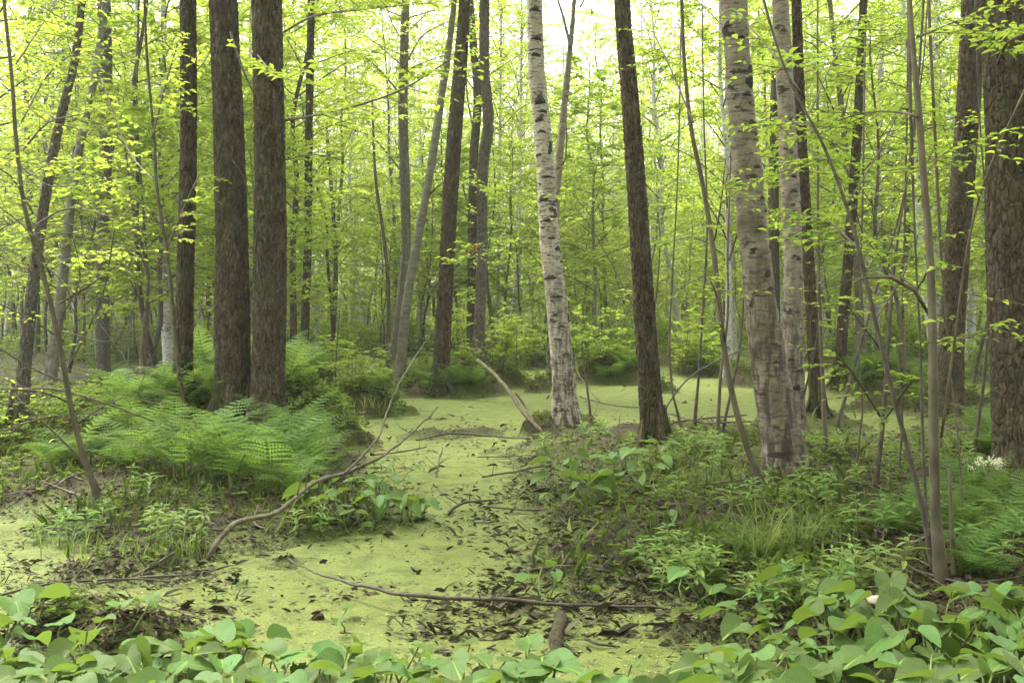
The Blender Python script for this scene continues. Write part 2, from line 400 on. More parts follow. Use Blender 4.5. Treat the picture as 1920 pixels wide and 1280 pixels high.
M['wet_wood'] = plain_noise('wet_wood', (.026, .021, .012), (.09, .072, .04), 14, .7, .003, .4)
M['wet_log'] = plain_noise('algae_log', (.02, .016, .009), (.075, .062, .03), 34, .85, .012, .2, (1, 1, 1), (.12, .13, .04))
M['twig'] = plain_noise('twig_bark', (.07, .055, .042), (.17, .14, .11), 20, .8, .001)
M['leaf'] = leaf_mat('canopy_leaf', (.11, .17, .03), (.165, .22, .045), (.5, .62, .06), .62)
M['leaf_young'] = leaf_mat('understorey_leaf', (.10, .165, .03), (.155, .215, .045), (.45, .58, .058), .58)
M['leaf_shrub'] = leaf_mat('shrub_leaf', (.11, .17, .03), (.17, .235, .045), (.42, .56, .055), .5)
M['fern'] = leaf_mat('fern_frond', (.065, .12, .024), (.10, .165, .034), (.25, .4, .06), .38, .6, False, .1, .05, True)
M['arum'] = leaf_mat('arum_leaf', (.058, .112, .028), (.10, .168, .042), (.24, .36, .04), .3, .55, True, .18, .06)
M['arum_stalk'] = plain_noise('arum_stalk', (.10, .14, .035), (.16, .2, .06), 15, .5, .001)
M['herb'] = leaf_mat('herb_leaf', (.10, .175, .04), (.15, .235, .06), (.3, .45, .07), .38)
M['grass'] = leaf_mat('sedge_blade', (.085, .135, .03), (.15, .2, .05), (.24, .36, .06), .35)
M['cover'] = leaf_mat('ground_cover_leaf', (.05, .09, .016), (.11, .155, .03), (.24, .36, .04), .4)
M['moss'] = leaf_mat('moss_shoot', (.06, .075, .012), (.11, .12, .02), (.16, .2, .03), .25, .8)
M['litter'] = flake_mat('dead_leaf', (.025, .019, .012), (.115, .084, .055), .85, .2)
M['debris'] = flake_mat('wet_leaf', (.025, .02, .011), (.085, .075, .03), .7, .25)
M['seed'] = flake_mat('pale_flake', (.4, .33, .16), (.55, .48, .3), .8, .2)
M['flower'] = leaf_mat('cream_floret', (.62, .6, .40), (.75, .72, .5), (.6, .6, .35), .3, .7, False, .2, .01)
M['orange_leaf'] = leaf_mat('turning_leaf', (.25, .1, .015), (.3, .14, .02), (.4, .2, .03), .3)
M['dead_leaf'] = leaf_mat('withered_leaf', (.03, .02, .014), (.07, .045, .03), (.08, .05, .03), .15, .8)
M['bark_chip'] = plain_noise('birch_bark_chip', (.2, .15, .1), (.42, .36, .28), 30, .8, .003, .2, (1, 1, 1), (.16, .09, .05))

def ground_material():
    m, nt = new_mat('swamp_ground')
    v = coords(nt, (1, 1, 1), 'Object', False)
    lit = ramp(nt, noise(nt, v, 26, 6, .75), [(.3, (.016, .012, .008)), (.5, (.044, .034, .022)), (.68, (.1, .078, .052))])
    vo = voro(nt, v, 34, 'F1')
    lit = mix(nt, .35, lit, mix(nt, vo.outputs['Color'], (.02, .016, .01), (.1, .076, .052)))
    mud = ramp(nt, noise(nt, v, 18, 6, .7), [(.35, (.012, .01, .006)), (.6, (.032, .026, .016)), (.75, (.06, .06, .022))])
    moss = ramp(nt, noise(nt, v, 40, 5, .7), [(.3, (.032, .04, .008)), (.7, (.095, .11, .02))])
    g = nt.nodes.new('ShaderNodeNewGeometry'); sp = nt.nodes.new('ShaderNodeSeparateXYZ'); nt.links.new(g.outputs['Position'], sp.inputs[0])
    zz = nt.nodes.new('ShaderNodeMath'); zz.operation = 'ADD'
    nz = nt.nodes.new('ShaderNodeMath'); nz.operation = 'MULTIPLY_ADD'; nz.inputs[1].default_value = .12; nz.inputs[2].default_value = -.06
    nt.links.new(noise(nt, v, 5, 4), nz.inputs[0]); nt.links.new(sp.outputs[2], zz.inputs[0]); nt.links.new(nz.outputs[0], zz.inputs[1])
    dry = ramp(nt, zz.outputs[0], [(.05, (0, 0, 0)), (.13, (1, 1, 1))])          # the soaked margin along the water
    c = mix(nt, dry, mud, lit)
    c = mix(nt, ramp(nt, noise(nt, v, 1.5, 5, .7), [(.42, (0, 0, 0)), (.56, (.9, .9, .9))]), c, moss)
    weed = ramp(nt, noise(nt, v, 60, 3, .7), [(.5, (0, 0, 0)), (.54, (1, 1, 1))])
    lo = ramp(nt, zz.outputs[0], [(.02, (1, 1, 1)), (.075, (0, 0, 0))])
    c = mix(nt, mix(nt, 1., weed, lo, 'MULTIPLY'), c, (.13, .17, .035))          # stranded duckweed
    ro = ramp(nt, zz.outputs[0], [(.02, (.65, .65, .65)), (.1, (.95, .95, .95))])
    nr = bump(nt, noise(nt, v, 30, 6, .75), .03, .9); nr = bump(nt, vo.outputs['Distance'], .012, .7, nr)
    finish(nt, c, ro, nr, .15); return m
def duckweed_material():
    m, nt = new_mat('duckweed_water')
    v = coords(nt, (1, 1, 1), 'Object', False)
    f1 = voro(nt, v, 170, 'F1'); f2 = voro(nt, v, 60, 'F1')
    c = mix(nt, f1.outputs['Color'], (.11, .138, .028), (.21, .242, .06))
    big = noise(nt, v, .9, 4, .6); mid = noise(nt, v, 6, 5, .7)
    c = mix(nt, ramp(nt, big, [(.4, (0, 0, 0)), (.65, (.8, .8, .8))]), c, (.18, .22, .062))
    c = mix(nt, ramp(nt, mid, [(.45, (0, 0, 0)), (.72, (.8, .8, .8))]), c, (.045, .056, .014))
    gaps = ramp(nt, noise(nt, v, 30, 6, .75), [(.55, (0, 0, 0)), (.59, (.95, .95, .95))])
    fl = ramp(nt, noise(nt, v, 3.2, 3, .6), [(.38, (.12, .12, .12)), (.56, (1, 1, 1))])
    gaps = mix(nt, 1., gaps, fl, 'MULTIPLY')
    c = mix(nt, gaps, c, (.03, .032, .012))
    sp = ramp(nt, f2.outputs['Distance'], [(.05, (1, 1, 1)), (.09, (0, 0, 0))])
    c = mix(nt, mix(nt, .8, (0, 0, 0), sp), c, (.09, .10, .03))
    c = mix(nt, ramp(nt, noise(nt, v, 75, 3, .7), [(.36, (.4, .4, .4)), (.55, (0, 0, 0))]), c, (.06, .075, .018))
    nr = bump(nt, f1.outputs['Distance'], .006, 1.); nr = bump(nt, mid, .012, .5, nr)
    ro = ramp(nt, gaps, [(0, (.75, .75, .75)), (1, (.2, .2, .2))])
    finish(nt, c, ro, nr, .14); return m
M['ground'] = ground_material(); M['water'] = duckweed_material()

# ------------------------------------------------------------------ ground and water
mb = MB(); nx, ny = len(xs), len(ys)
i = np.arange(ny - 1)[:, None] * nx; j = np.arange(nx - 1)[None]
mb.add(np.stack([X.ravel(), Y.ravel(), Z], 1), [np.stack([i + j, i + j + 1, i + nx + j + 1, i + nx + j], -1).reshape(-1, 4)])
tag(mb.build('ground', M['ground']), 'dark peaty swamp floor with litter and moss rising from the water', kind='structure')
mb = MB(); mb.add([(-330, -40, 0), (330, -40, 0), (330, 420, 0), (-330, 420, 0)], [np.array([[0, 1, 2, 3]])])
tag(mb.build('pond_water', M['water']), 'still swamp water covered by a sheet of green duckweed', kind='structure')

# ------------------------------------------------------------------ prototypes: tree crowns, trunks, saplings, shrubs
def bark_disp(r0, seed, deep=.016, cw=.036, ch=.075):
    nu = max(6, int(round(2 * math.pi * r0 / cw)))
    def f(th, s, rr):
        u = th / (2 * math.pi) * nu + .35 * np.sin(s * 9 + seed); v = s / ch
        e = worley(u, v + .3 * np.sin(th * 3), nu, seed)
        plate = sstep(.04, .35, e) - .6
        lump = fbm(np.cos(th) * 1.3 + 5 + seed, s * 1.1 + np.sin(th) * 1.3, seed, 3)
        chip = fbm(u * 1.7, v * 1.9, seed + 3, 3)
        return rr / r0 * deep * (plate + .7 * chip) + rr * .07 * lump
    return f
def birch_disp(r0, seed, deep=.013):
    def f(th, s, rr):
        lump = fbm(np.cos(th) * 1.2 + 5 + seed, s * 1.6 + np.sin(th) * 1.2, seed, 3)
        ring = fbm(np.cos(th) * 2 + 3, s * 14 + np.sin(th) * .6, seed + 4, 3)
        fl = fbm(np.cos(th) * 6 + 9, s * .8 + np.sin(th) * 6, seed + 7, 3)
        low = np.exp(-(s / 1.5) ** 2)
        return rr * .08 * lump + deep * ring + .03 * fl * low * (rr / r0)
    return f
def grow(rng, Ht, z0, n_limb, limb_len, n_twig, twig_len, n_leaf, leaf, trunk_r, wig, rise=(.2, .8), fine=False, flat=.35, top=True):
    """trunk, limbs and leafy crown of one tree; returns three MBs"""
    tr, br, lf = MB(), MB(), MB()
    k = 9; zz = np.linspace(0, Ht, k)
    off = np.cumsum(rng.normal(0, wig, (k, 2)), 0); off -= off[0]
    pts = np.column_stack([off, zz, trunk_r * (1 - zz / Ht) ** .8 + .006]); pts[0][3] *= 1.25
    pts = np.vstack([[pts[0][0], pts[0][1], -.3, pts[0][3] * 1.15], pts])
    path = smooth_path(pts, max(.35, Ht / 40)); tube(tr, path[:, :3], path[:, 3], 10 if trunk_r > .05 else 6)
    zs = z0 + (Ht * .98 - z0) * (np.arange(n_limb) + rng.uniform(0, 1, n_limb)) / n_limb
    A, B = [], []
    for q, z in enumerate(zs):
        c = np.array([np.interp(z, path[:, 2], path[:, 0]), np.interp(z, path[:, 2], path[:, 1]), z])
        f = (z - z0) / (Ht - z0); prof = (.45 + .75 * math.sin(math.pi * min(1, f * .8 + .2))) * (1.05 - .55 * f)
        L = limb_len * prof * rng.uniform(.7, 1.2); az = q * 2.4 + rng.uniform(-.5, .5)
        el = rng.uniform(*rise)
        d = np.array([math.cos(az) * math.cos(el), math.sin(az) * math.cos(el), math.sin(el)])
        e = c + d * L + np.array([0, 0, -.12 * L * rng.uniform(0, 1)])
        mdl = c + d * L * .5 + rng.normal(0, .06 * L, 3) + np.array([0, 0, .06 * L])
        r0 = max(.006, .35 * np.interp(z, path[:, 2], path[:, 3]))
        lp = smooth_path(np.array([[*c, r0], [*mdl, r0 * .6], [*e, .004]]), L / 5); tube(br, lp[:, :3], lp[:, 3], 5, cap=False)
        for t in rng.uniform(.22, 1, n_twig):
            p = np.array([np.interp(t * (len(lp) - 1), np.arange(len(lp)), lp[:, a]) for a in range(3)])
            a2 = az + rng.choice([-1, 1]) * rng.uniform(.3, 1.2); e2 = rng.uniform(-.25, .4)
            l2 = twig_len * rng.uniform(.5, 1.2)
            A.append(p); B.append(p + l2 * np.array([math.cos(a2) * math.cos(e2), math.sin(a2) * math.cos(e2), math.sin(e2)]))
            tube(br, np.array([A[-1], B[-1]]), [.005, .002], 3, cap=False)
    spray(lf, rng, A, B, n_leaf, leaf, fine, flat)
    return tr, br, lf
TALL, YOUNG, SHRUB = [], [], []
for k in range(7):
    rng = np.random.RandomState(100 + k)
    Ht = rng.uniform(15, 21)
    t, b, l = grow(rng, Ht, Ht * rng.uniform(.14, .3), 40, 2.7, 9, 1.0, 21, float(rng.uniform(.1, .145)), rng.uniform(.065, .125), .16, (.2, .9), False, .75)
    TALL.append(dict(H=Ht, trunk={kk: t.mesh('trunk', M[kk]) for kk in ('bark_grey', 'bark_alder', 'birch_far', 'bark_red')},
                     limb=b.mesh('branchwork', M['stem_dark']), crown=l.mesh('crown', M['leaf'], False)))
SPARSE = []
for k in range(4):
    rng = np.random.RandomState(200 + k)
    t, b, l = grow(rng, 17, 7.5, 30, 2.6, 8, 1.0, 18, .115, .1, .1, (.2, .9))
    SPARSE.append((b.mesh('branchwork', M['stem_dark']), l.mesh('crown', M['leaf'], False)))
for k in range(9):
    rng = np.random.RandomState(300 + k)
    Ht = rng.uniform(4.5, 8)
    t, b, l = grow(rng, Ht, rng.uniform(.6, 1.5), 32, 1.45, 7, .6, 13, [.06, .085, .1, .075, .12, .07, .09, .11, .08][k], rng.uniform(.02, .04), .1, (.05, .7), k < 4, .5)
    YOUNG.append(dict(H=Ht, trunk={kk: t.mesh('trunk', M[kk]) for kk in ('stem', 'stem_dark', 'stem_pale')},
                      limb=b.mesh('branchwork', M['stem_dark']), crown=l.mesh('crown', M['leaf_young'], False)))
for k in range(6):
    rng = np.random.RandomState(400 + k)
    t, b, l = MB(), MB(), MB(); A, B = [], []
    for q in range(9):
        az = rng.uniform(0, 6.28); lean = rng.uniform(.1, .6); Ls = rng.uniform(.6, 1.3)
        c0 = np.array([rng.normal(0, .12), rng.normal(0, .12), -.1]); d = np.array([math.cos(az) * lean, math.sin(az) * lean, 1])
        P = np.array([c0 + d * Ls * s + np.array([0, 0, -.15 * lean * s * s]) for s in np.linspace(0, 1, 6)])
        tube(t, P, np.linspace(.008, .003, 6), 5)
        for s in rng.uniform(.25, 1, 8):
            p = c0 + d * Ls * s; a2 = rng.uniform(0, 6.28); l2 = rng.uniform(.12, .34)
            A.append(p); B.append(p + l2 * np.array([math.cos(a2), math.sin(a2), rng.uniform(-.1, .5)]))
    spray(l, rng, A, B, 8, .085, True, .35)
    SHRUB.append((t.mesh('stem_cluster', M['stem']), l.mesh('foliage', M['leaf_shrub'], False)))

# ------------------------------------------------------------------ the trees one can point at
LANDMARKS = []                                  # (px, phrase) for telling the others apart
def px_path(pts, d, r_scale=1.):
    return [(*at_depth(x, y, d), w * .5 / FPX * d * r_scale) for x, y, w in pts]
def base_depth(x, y): return ground_px(x, y)[1]
def named_tree(name, label, pts, bark, kind, top=17., seed=1, crown=True, mark=None, depth=None, flare=1.25, group=None, leafy=None):
    """pts: (px, py, width px) from the top of the picture down to the foot"""
    xb, yb, wb = pts[-1]
    if depth is None: x0, d, z0 = ground_px(xb, yb)
    else: d = depth; x0 = (xb - XC) / FPX * d; z0 = max(H(x0, d), 0)
    P = [np.array(p) for p in px_path(pts, d)][::-1]
    base = np.array([x0, d, z0]); P[0][:3] = base
    rng = np.random.RandomState(seed); ph = rng.uniform(0, 6, 2)
    for p in P[1:]: p[1] += .05 * (p[2] - z0) * math.sin(ph[0]) + .08 * math.sin(p[2] * .9 + ph[1]) - .08 * math.sin(z0 * .9 + ph[1])
    low = P[0].copy(); low[2] -= .25; low[3] *= flare * 1.15
    P[0][3] *= flare
    lift = P[0].copy(); f = .35; nxt = P[1]
    k = min(.9, f / max(.05, nxt[2] - z0)); mid = P[0] * (1 - k) + nxt * k; mid[3] = wb * .5 / FPX * d * (1 - k) + nxt[3] * k
    Q = [low, P[0], mid] + P[1:]
    vis_top = Q[-1][2]
    dirv = Q[-1][:3] - Q[-2][:3]; dirv = dirv / (np.linalg.norm(dirv) + 1e-9); r = Q[-1][3]; z = Q[-1][2]; p = Q[-1][:3].copy()
    if crown:
        n = 5; step = max(.5, (top - z) / n)
        for q in range(n):
            dirv = dirv * .7 + np.array([0, 0, 1.]) * .3; p = p + dirv / np.linalg.norm(dirv) * step
            Q.append(np.array([*p, max(.012, r * (1 - (q + 1) / n * .92))]))
    Q = np.array(Q); Q[:, :3] -= base
    thin_ = .72 if kind == 'stem' else 1.
    if kind == 'birch' and d < 10 or kind == 'alder' and 9 < d < 13: thin_ = .92
    Q[:, 3] *= thin_
    fine = {'alder': .026, 'birch': .03, 'stem': .09}[kind] * max(1, d / 14)
    path = smooth_path(Q, fine); hi = path[:, 2] > (vis_top - z0 + .8)
    path = np.vstack([path[~hi], path[hi][::14]]) if hi.any() else path
    r0 = wb * .5 / FPX * d; n = {'alder': 88, 'birch': 64, 'stem': 10}[kind]
    if d > 15 and kind != 'stem': n = int(n * 15 / d)
    disp = {'alder': bark_disp(r0, seed), 'birch': birch_disp(r0, seed), 'stem': None}[kind]
    root = empty(name, tuple(base), label, 'tree' if kind != 'stem' else 'sapling', group)
    t = MB(); tube(t, path[:, :3], path[:, 3], n, disp)
    if kind == 'alder' and d < 20:                              # root flare ridges at the foot
        for q in range(5):
            a = ph[0] + q * 1.26 + rng.uniform(-.2, .2); c, s = math.cos(a), math.sin(a)
            rp = np.array([[c * r0 * .6, s * r0 * .6, .38, r0 * .3], [c * r0 * 1.05, s * r0 * 1.05, .12, r0 * .3], [c * r0 * 1.7, s * r0 * 1.7, -.04, r0 * .2], [c * r0 * 2.4, s * r0 * 2.4, -.12, r0 * .1]])
            rp = smooth_path(rp, .05); tube(t, rp[:, :3], rp[:, 3], 10, bark_disp(r0 * .3, seed + q, .006))
    t.build('trunk', M[bark], root)
    if crown and kind != 'stem':
        b, l = SPARSE[seed % 4]; i9 = np.argmin(abs(path[:, 2] - 10))
        off = (path[i9][0], path[i9][1], 0)
        rz = rng.uniform(0, 6.28)
        link('branchwork', b, root, off, (0, 0, rz)); link('crown', l, root, off, (0, 0, rz))
    if mark: LANDMARKS.append((np.mean([q[0] for q in pts]), mark))
    return dict(root=root, path=path, base=base, d=d, rng=rng, leaves=MB(), has=False)
def branch(T, pts, mat='twig', name='branch', twigs=0, leaves=0, leaf=.075, dz=0., wl=.28):
    """a limb of tree T through photo points at the tree's own distance; leaves gather in the tree's foliage"""
    d = T['d']; P = []
    for k, (x, y, w) in enumerate(pts):
        v = at_depth(x, y, d + dz * k / max(1, len(pts) - 1)); P.append([v.x - T['base'][0], v.y - T['base'][1], v.z - T['base'][2], w * .5 / FPX * d])
    path = smooth_path(np.array(P), .12); mb = MB(); tube(mb, path[:, :3], path[:, 3], 6)
    rng = T['rng']; A, B = [], []
    for q in range(twigs):
        k = rng.randint(int(len(path) * .25), len(path)); p = path[k][:3]; dr = path[min(k + 1, len(path) - 1)][:3] - path[max(k - 1, 0)][:3]
        az = math.atan2(dr[1], dr[0]) + rng.choice([-1, 1]) * rng.uniform(.35, 1.3); e = rng.uniform(-.3, .35); l = wl * rng.uniform(.6, 1.4)
        A.append(p); B.append(p + l * np.array([math.cos(az) * math.cos(e), math.sin(az) * math.cos(e), math.sin(e)]))
        tube(mb, np.array([A[-1], B[-1]]), [.003, .0015], 4, cap=False)
    mb.build(name, M[mat], T['root'])
    if leaves and A: spray(T['leaves'], rng, A, B, leaves, leaf, True, .25); T['has'] = True
def leaf_out(T, mat='leaf_young'):
    if T['has']: T['leaves'].build('foliage', M[mat], T['root'], smooth=False)

# big dark-barked trees
tD = named_tree('alder_tree', 'thick dark scaly trunk, left one of the close pair above the ferns', [(405, 0, 58), (414, 200, 62), (425, 400, 64), (432, 600, 68), (437, 790, 74)], 'bark_alder', 'alder', 19, 1, mark='the dark pair')
tE = named_tree('alder_tree', 'thick dark scaly trunk, right one of the close pair above the ferns', [(500, 0, 60), (502, 200, 61), (503, 400, 63), (501, 600, 65), (500, 812, 70)], 'bark_alder', 'alder', 19, 2)
tC = named_tree('alder_tree', 'straight dark trunk standing just left of the close pair', [(346, 0, 31), (346, 250, 32), (345, 500, 33), (344, 735, 36)], 'bark_alder', 'alder', 18, 3, mark='the dark trunk left of the pair')
tB = named_tree('alder_tree', 'narrow straight dark trunk rising from ferns near the left edge', [(203, 0, 23), (199, 250, 22), (196, 480, 22), (194, 715, 25)], 'bark_grey', 'alder', 17, 4, mark='the narrow left trunk')
tF = named_tree('alder_tree', 'thin dark straight trunk right of the close pair', [(576, 0, 13), (574, 250, 14), (572, 450, 14), (569, 700, 17)], 'bark_alder', 'alder', 15, 5)
tJ = named_tree('alder_tree', 'dark curving trunk on the ferny mound in the middle', [(873, 0, 20), (864, 130, 24), (851, 300, 27), (839, 500, 28), (830, 640, 31), (826, 722, 34)], 'bark_alder', 'alder', 18, 6, mark='the mound trees')
tK = named_tree('alder_tree', 'dark sinuous trunk, right stem of the twins behind the mound', [(908, 0, 17), (908, 120, 18), (915, 225, 20), (904, 320, 20), (903, 480, 19), (897, 672, 22)], 'bark_grey', 'alder', 17, 7)
tK2 = named_tree('alder_tree', 'dark sinuous trunk, left stem of the twins behind the mound', [(882, 0, 12), (888, 90, 14), (896, 190, 15), (889, 300, 16), (885, 480, 16), (884, 674, 18)], 'bark_alder', 'alder', 16, 8)
tN = named_tree('alder_tree', 'reddish brown trunk leaning left between the two birches', [(1168, 0, 31), (1181, 180, 34), (1194, 380, 38), (1208, 600, 42), (1226, 830, 50)], 'bark_red', 'alder', 19, 9, mark='the reddish trunk')
tU = named_tree('alder_tree', 'dark thick trunk behind the smooth sapling on the right', [(1802, 0, 38), (1798, 200, 40), (1793, 400, 42), (1786, 600, 44), (1778, 778, 52)], 'bark_red', 'alder', 19, 10, mark='the dark right trunk')
tV = named_tree('alder_tree', 'largest dark trunk, half cut off by the right edge', [(1904, 0, 96), (1914, 250, 92), (1920, 500, 98), (1924, 750, 106), (1930, 935, 122)], 'bark_alder', 'alder', 20, 11, mark='the edge trunk')
tQ = named_tree('alder_tree', 'slim reddish trunk just behind the old birches on the right', [(1506, 0, 19), (1514, 220, 21), (1523, 480, 22), (1532, 765, 26)], 'bark_red', 'alder', 17, 12)
tS = named_tree('alder_tree', 'slim dark trunk leaning left in the right background', [(1606, 40, 14), (1596, 240, 16), (1584, 460, 18), (1572, 712, 22)], 'bark_red', 'alder', 16, 13, mark='the slim right trunk')
tP2 = named_tree('alder_tree', 'slim reddish trunk seen between the old birch and its neighbour', [(1466, 0, 14), (1458, 250, 17), (1452, 500, 18), (1455, 690, 20)], 'bark_red', 'alder', 16, 33)
# birches
tL = named_tree('birch_tree', 'white birch with black scars in the middle of the picture', [(1002, -5, 29), (1006, 120, 31), (1016, 220, 32), (1025, 330, 34), (1031, 450, 37), (1044, 570, 39), (1055, 690, 42), (1062, 800, 46)], 'birch', 'birch', 17, 14, mark='the white birch')
tO = named_tree('birch_tree', 'old grey brown birch with flaking bark leaning left', [(1357, -5, 50), (1367, 120, 50), (1380, 250, 52), (1398, 400, 58), (1418, 550, 64), (1441, 700, 70), (1475, 893, 84)], 'birch_old', 'birch', 18, 15, mark='the leaning birch')
tP = named_tree('birch_tree', 'upright knotty old birch right behind the leaning birch', [(1478, -5, 30), (1484, 200, 32), (1487, 400, 34), (1488, 600, 36), (1489, 812, 42)], 'birch_old', 'birch', 18, 16)
tM = named_tree('birch_tree', 'slender pinkish birch forking behind the white birch', [(1077, 15, 8), (1068, 110, 11), (1056, 230, 13), (1044, 360, 15), (1036, 520, 15), (1032, 690, 17)], 'birch_old', 'birch', 14, 17, depth=20.)
tI = named_tree('birch_tree', 'pale grey green birch slanting right on the mossy tussock', [(846, 70, 11), (829, 180, 14), (808, 320, 15), (786, 440, 16), (764, 570, 17), (748, 720, 20)], 'stem_pale', 'birch', 14, 18, mark='the slanting birch')
tH = named_tree('birch_tree', 'upright grey brown trunk left of the slanting pale birch', [(757, 10, 15), (754, 180, 17), (757, 330, 18), (759, 470, 18), (748, 600, 20), (735, 690, 22)], 'bark_grey', 'alder', 15, 19)
tA = named_tree('birch_tree', 'dark trunk leaning right at the far left', [(156, 10, 13), (140, 110, 14), (118, 190, 16), (95, 280, 18), (70, 420, 20), (50, 600, 24), (36, 790, 30)], 'bark_grey', 'alder', 13, 20, mark='the leaning left trunk')
tA2 = named_tree('birch_tree', 'mossy pale trunk leaning right next to the far left trunk', [(190, 30, 12), (176, 140, 13), (158, 240, 14), (140, 370, 16), (122, 520, 18), (92, 730, 24)], 'stem_pale', 'birch', 13, 21)
for x, y0, y1, w, q in ((243, 60, 655, 10, 60), (936, 300, 655, 6, 61), (974, 340, 655, 7, 62), (1645, 60, 660, 13, 63), (1762, 30, 668, 11, 64)):
    named_tree('birch_tree', {60: 'thin bright white birch behind the left ferns', 61: 'distant white birch stem, left one beyond the pond middle', 62: 'distant white birch stem, right one beyond the pond middle', 63: 'pale birch in the right background', 64: 'thin pale birch left of the dark thick trunk'}[q],
               [(x + 4, y0 if y0 < 100 else 40, w * .7), (x + 1, 350, w * .9), (x - 3, y1, w * 1.1)], 'birch_far', 'birch', 17, q)
# slim stems close to the camera
tT = named_tree('sapling', 'smooth olive sapling with a left twig, near the right edge', [(1718, -10, 13), (1722, 110, 15), (1728, 220, 17), (1733, 330, 18), (1742, 480, 20), (1746, 640, 22), (1748, 800, 25), (1752, 950, 27), (1764, 1090, 34)], 'stem', 'stem', 7, 22, mark='the olive sapling', flare=1.15)
tR = named_tree('sapling', 'long slim stem leaning against the foot of the old birch', [(1281, -10, 9), (1288, 120, 10), (1302, 240, 11), (1325, 350, 12), (1345, 480, 14), (1358, 620, 15), (1376, 740, 16), (1402, 840, 17), (1438, 930, 19)], 'stem', 'stem', 6.5, 23)
tG = named_tree('sapling', 'dark bent sapling in front of the straight left trunk', [(268, 10, 6), (272, 120, 7), (284, 250, 7), (292, 360, 8), (313, 480, 9), (326, 600, 10), (338, 710, 10), (352, 800, 12)], 'stem_dark', 'stem', 7, 24)
tA3 = named_tree('sapling', 'thin crooked grey stem rising from the left bank mud', [(18, 10, 8), (34, 150, 9), (44, 270, 10), (62, 400, 11), (96, 520, 12), (122, 640, 13), (142, 770, 14), (162, 860, 15), (184, 938, 18)], 'stem', 'stem', 6, 25)
tW = named_tree('sapling', 'dark slanting sapling crossing the right side', [(1462, 60, 6), (1500, 170, 7), (1545, 260, 8), (1585, 370, 9), (1612, 470, 10), (1640, 600, 11), (1668, 720, 12), (1700, 840, 13), (1728, 950, 14), (1752, 1075, 16)], 'stem_dark', 'stem', 6, 26)
tW2 = named_tree('sapling', 'straight slim pole between the old birches and the olive sapling', [(1548, 300, 6), (1545, 450, 8), (1544, 600, 10), (1546, 730, 11), (1548, 850, 13)], 'stem', 'stem', 6, 27)
tW3 = named_tree('sapling', 'forked brown stem standing in the right bank litter', [(1688, 340, 5), (1672, 440, 6), (1660, 560, 8), (1655, 680, 9), (1650, 800, 11), (1642, 915, 13)], 'stem_dark', 'stem', 6, 28)
tW4 = named_tree('sapling', 'slanting thin stem between the leaning birch and forked stem', [(1668, 420, 5), (1640, 520, 6), (1615, 620, 7), (1590, 720, 8), (1570, 800, 9)], 'stem_dark', 'stem', 6, 29)
thin = []
for k, (p, lab) in enumerate([
        ([(1270, 380, 4), (1262, 520, 5), (1256, 650, 6), (1262, 740, 6), (1280, 815, 8)], 'thin grey stem right beside the reddish leaning trunk'),
        ([(1322, 230, 4), (1325, 420, 5), (1318, 560, 6), (1310, 700, 7), (1302, 800, 9)], 'thin grey stem midway between reddish trunk and old birch'),
        ([(1375, 360, 4), (1368, 480, 6), (1366, 590, 7), (1352, 700, 8), (1345, 815, 10)], 'thin brown stem left of the old leaning birch, upright'),
        ([(1392, 520, 4), (1385, 640, 6), (1368, 740, 7), (1355, 812, 8)], 'short thin stem touching the left side of the old birch'),
        ([(922, 250, 4), (928, 360, 4), (915, 470, 5), (905, 560, 5), (902, 665, 6)], 'thin dark stem just right of the twin trunks'),
        ([(700, 230, 6), (706, 340, 8), (720, 440, 9), (728, 540, 10), (728, 680, 12)], 'dark slim trunk left of the slanting pale birch'),
        ([(612, 280, 9), (622, 400, 10), (627, 520, 11), (622, 660, 13)], 'slim dark trunk right of the close pair, second after the thin one'),
        ([(1838, 250, 4), (1846, 400, 5), (1850, 560, 6), (1842, 700, 8), (1826, 860, 9)], 'thin stem between dark thick trunk and right edge trunk'),
        ([(255, 30, 6), (248, 200, 7), (262, 400, 7), (276, 560, 8), (268, 730, 10)], 'slim stem left of the dark bent sapling'),
        ([(640, 560, 3), (632, 660, 4), (626, 760, 5)], 'short dead stem standing in duckweed left of the tussock'),
        ([(1090, 640, 4), (1100, 720, 5), (1108, 790, 6)], 'thin dead stem right of the white birch foot'),
        ([(1712, 480, 5), (1722, 640, 6), (1728, 800, 8), (1736, 960, 9), (1742, 1060, 11)], 'second thin stem hugging the smooth olive sapling'),
        ([(1620, 520, 3), (1612, 640, 4), (1618, 760, 5), (1606, 880, 6)], 'thin crooked stem between the straight pole and forked stem'),
        ([(1700, 560, 3), (1690, 680, 4), (1694, 800, 5), (1684, 900, 6)], 'thin upright stem between the forked stem and olive sapling'),
        ([(1776, 700, 3), (1790, 800, 4), (1800, 900, 5), (1806, 1000, 6)], 'thin stem right of the olive sapling, in ferns'),
        ([(1420, 640, 3), (1300, 700, 4), (1250, 760, 4), (1238, 812, 5)], 'low slanting stem behind the reddish trunk foot'),
        ([(1784, 880, 8), (1786, 980, 10), (1790, 1085, 13)], 'short broken stem right of the smooth olive sapling')]):
    thin.append(named_tree('sapling', lab, p, ['stem', 'stem_dark'][k % 2], 'stem', 5, 70 + k, crown=k not in (9, 10, 15, 16)))
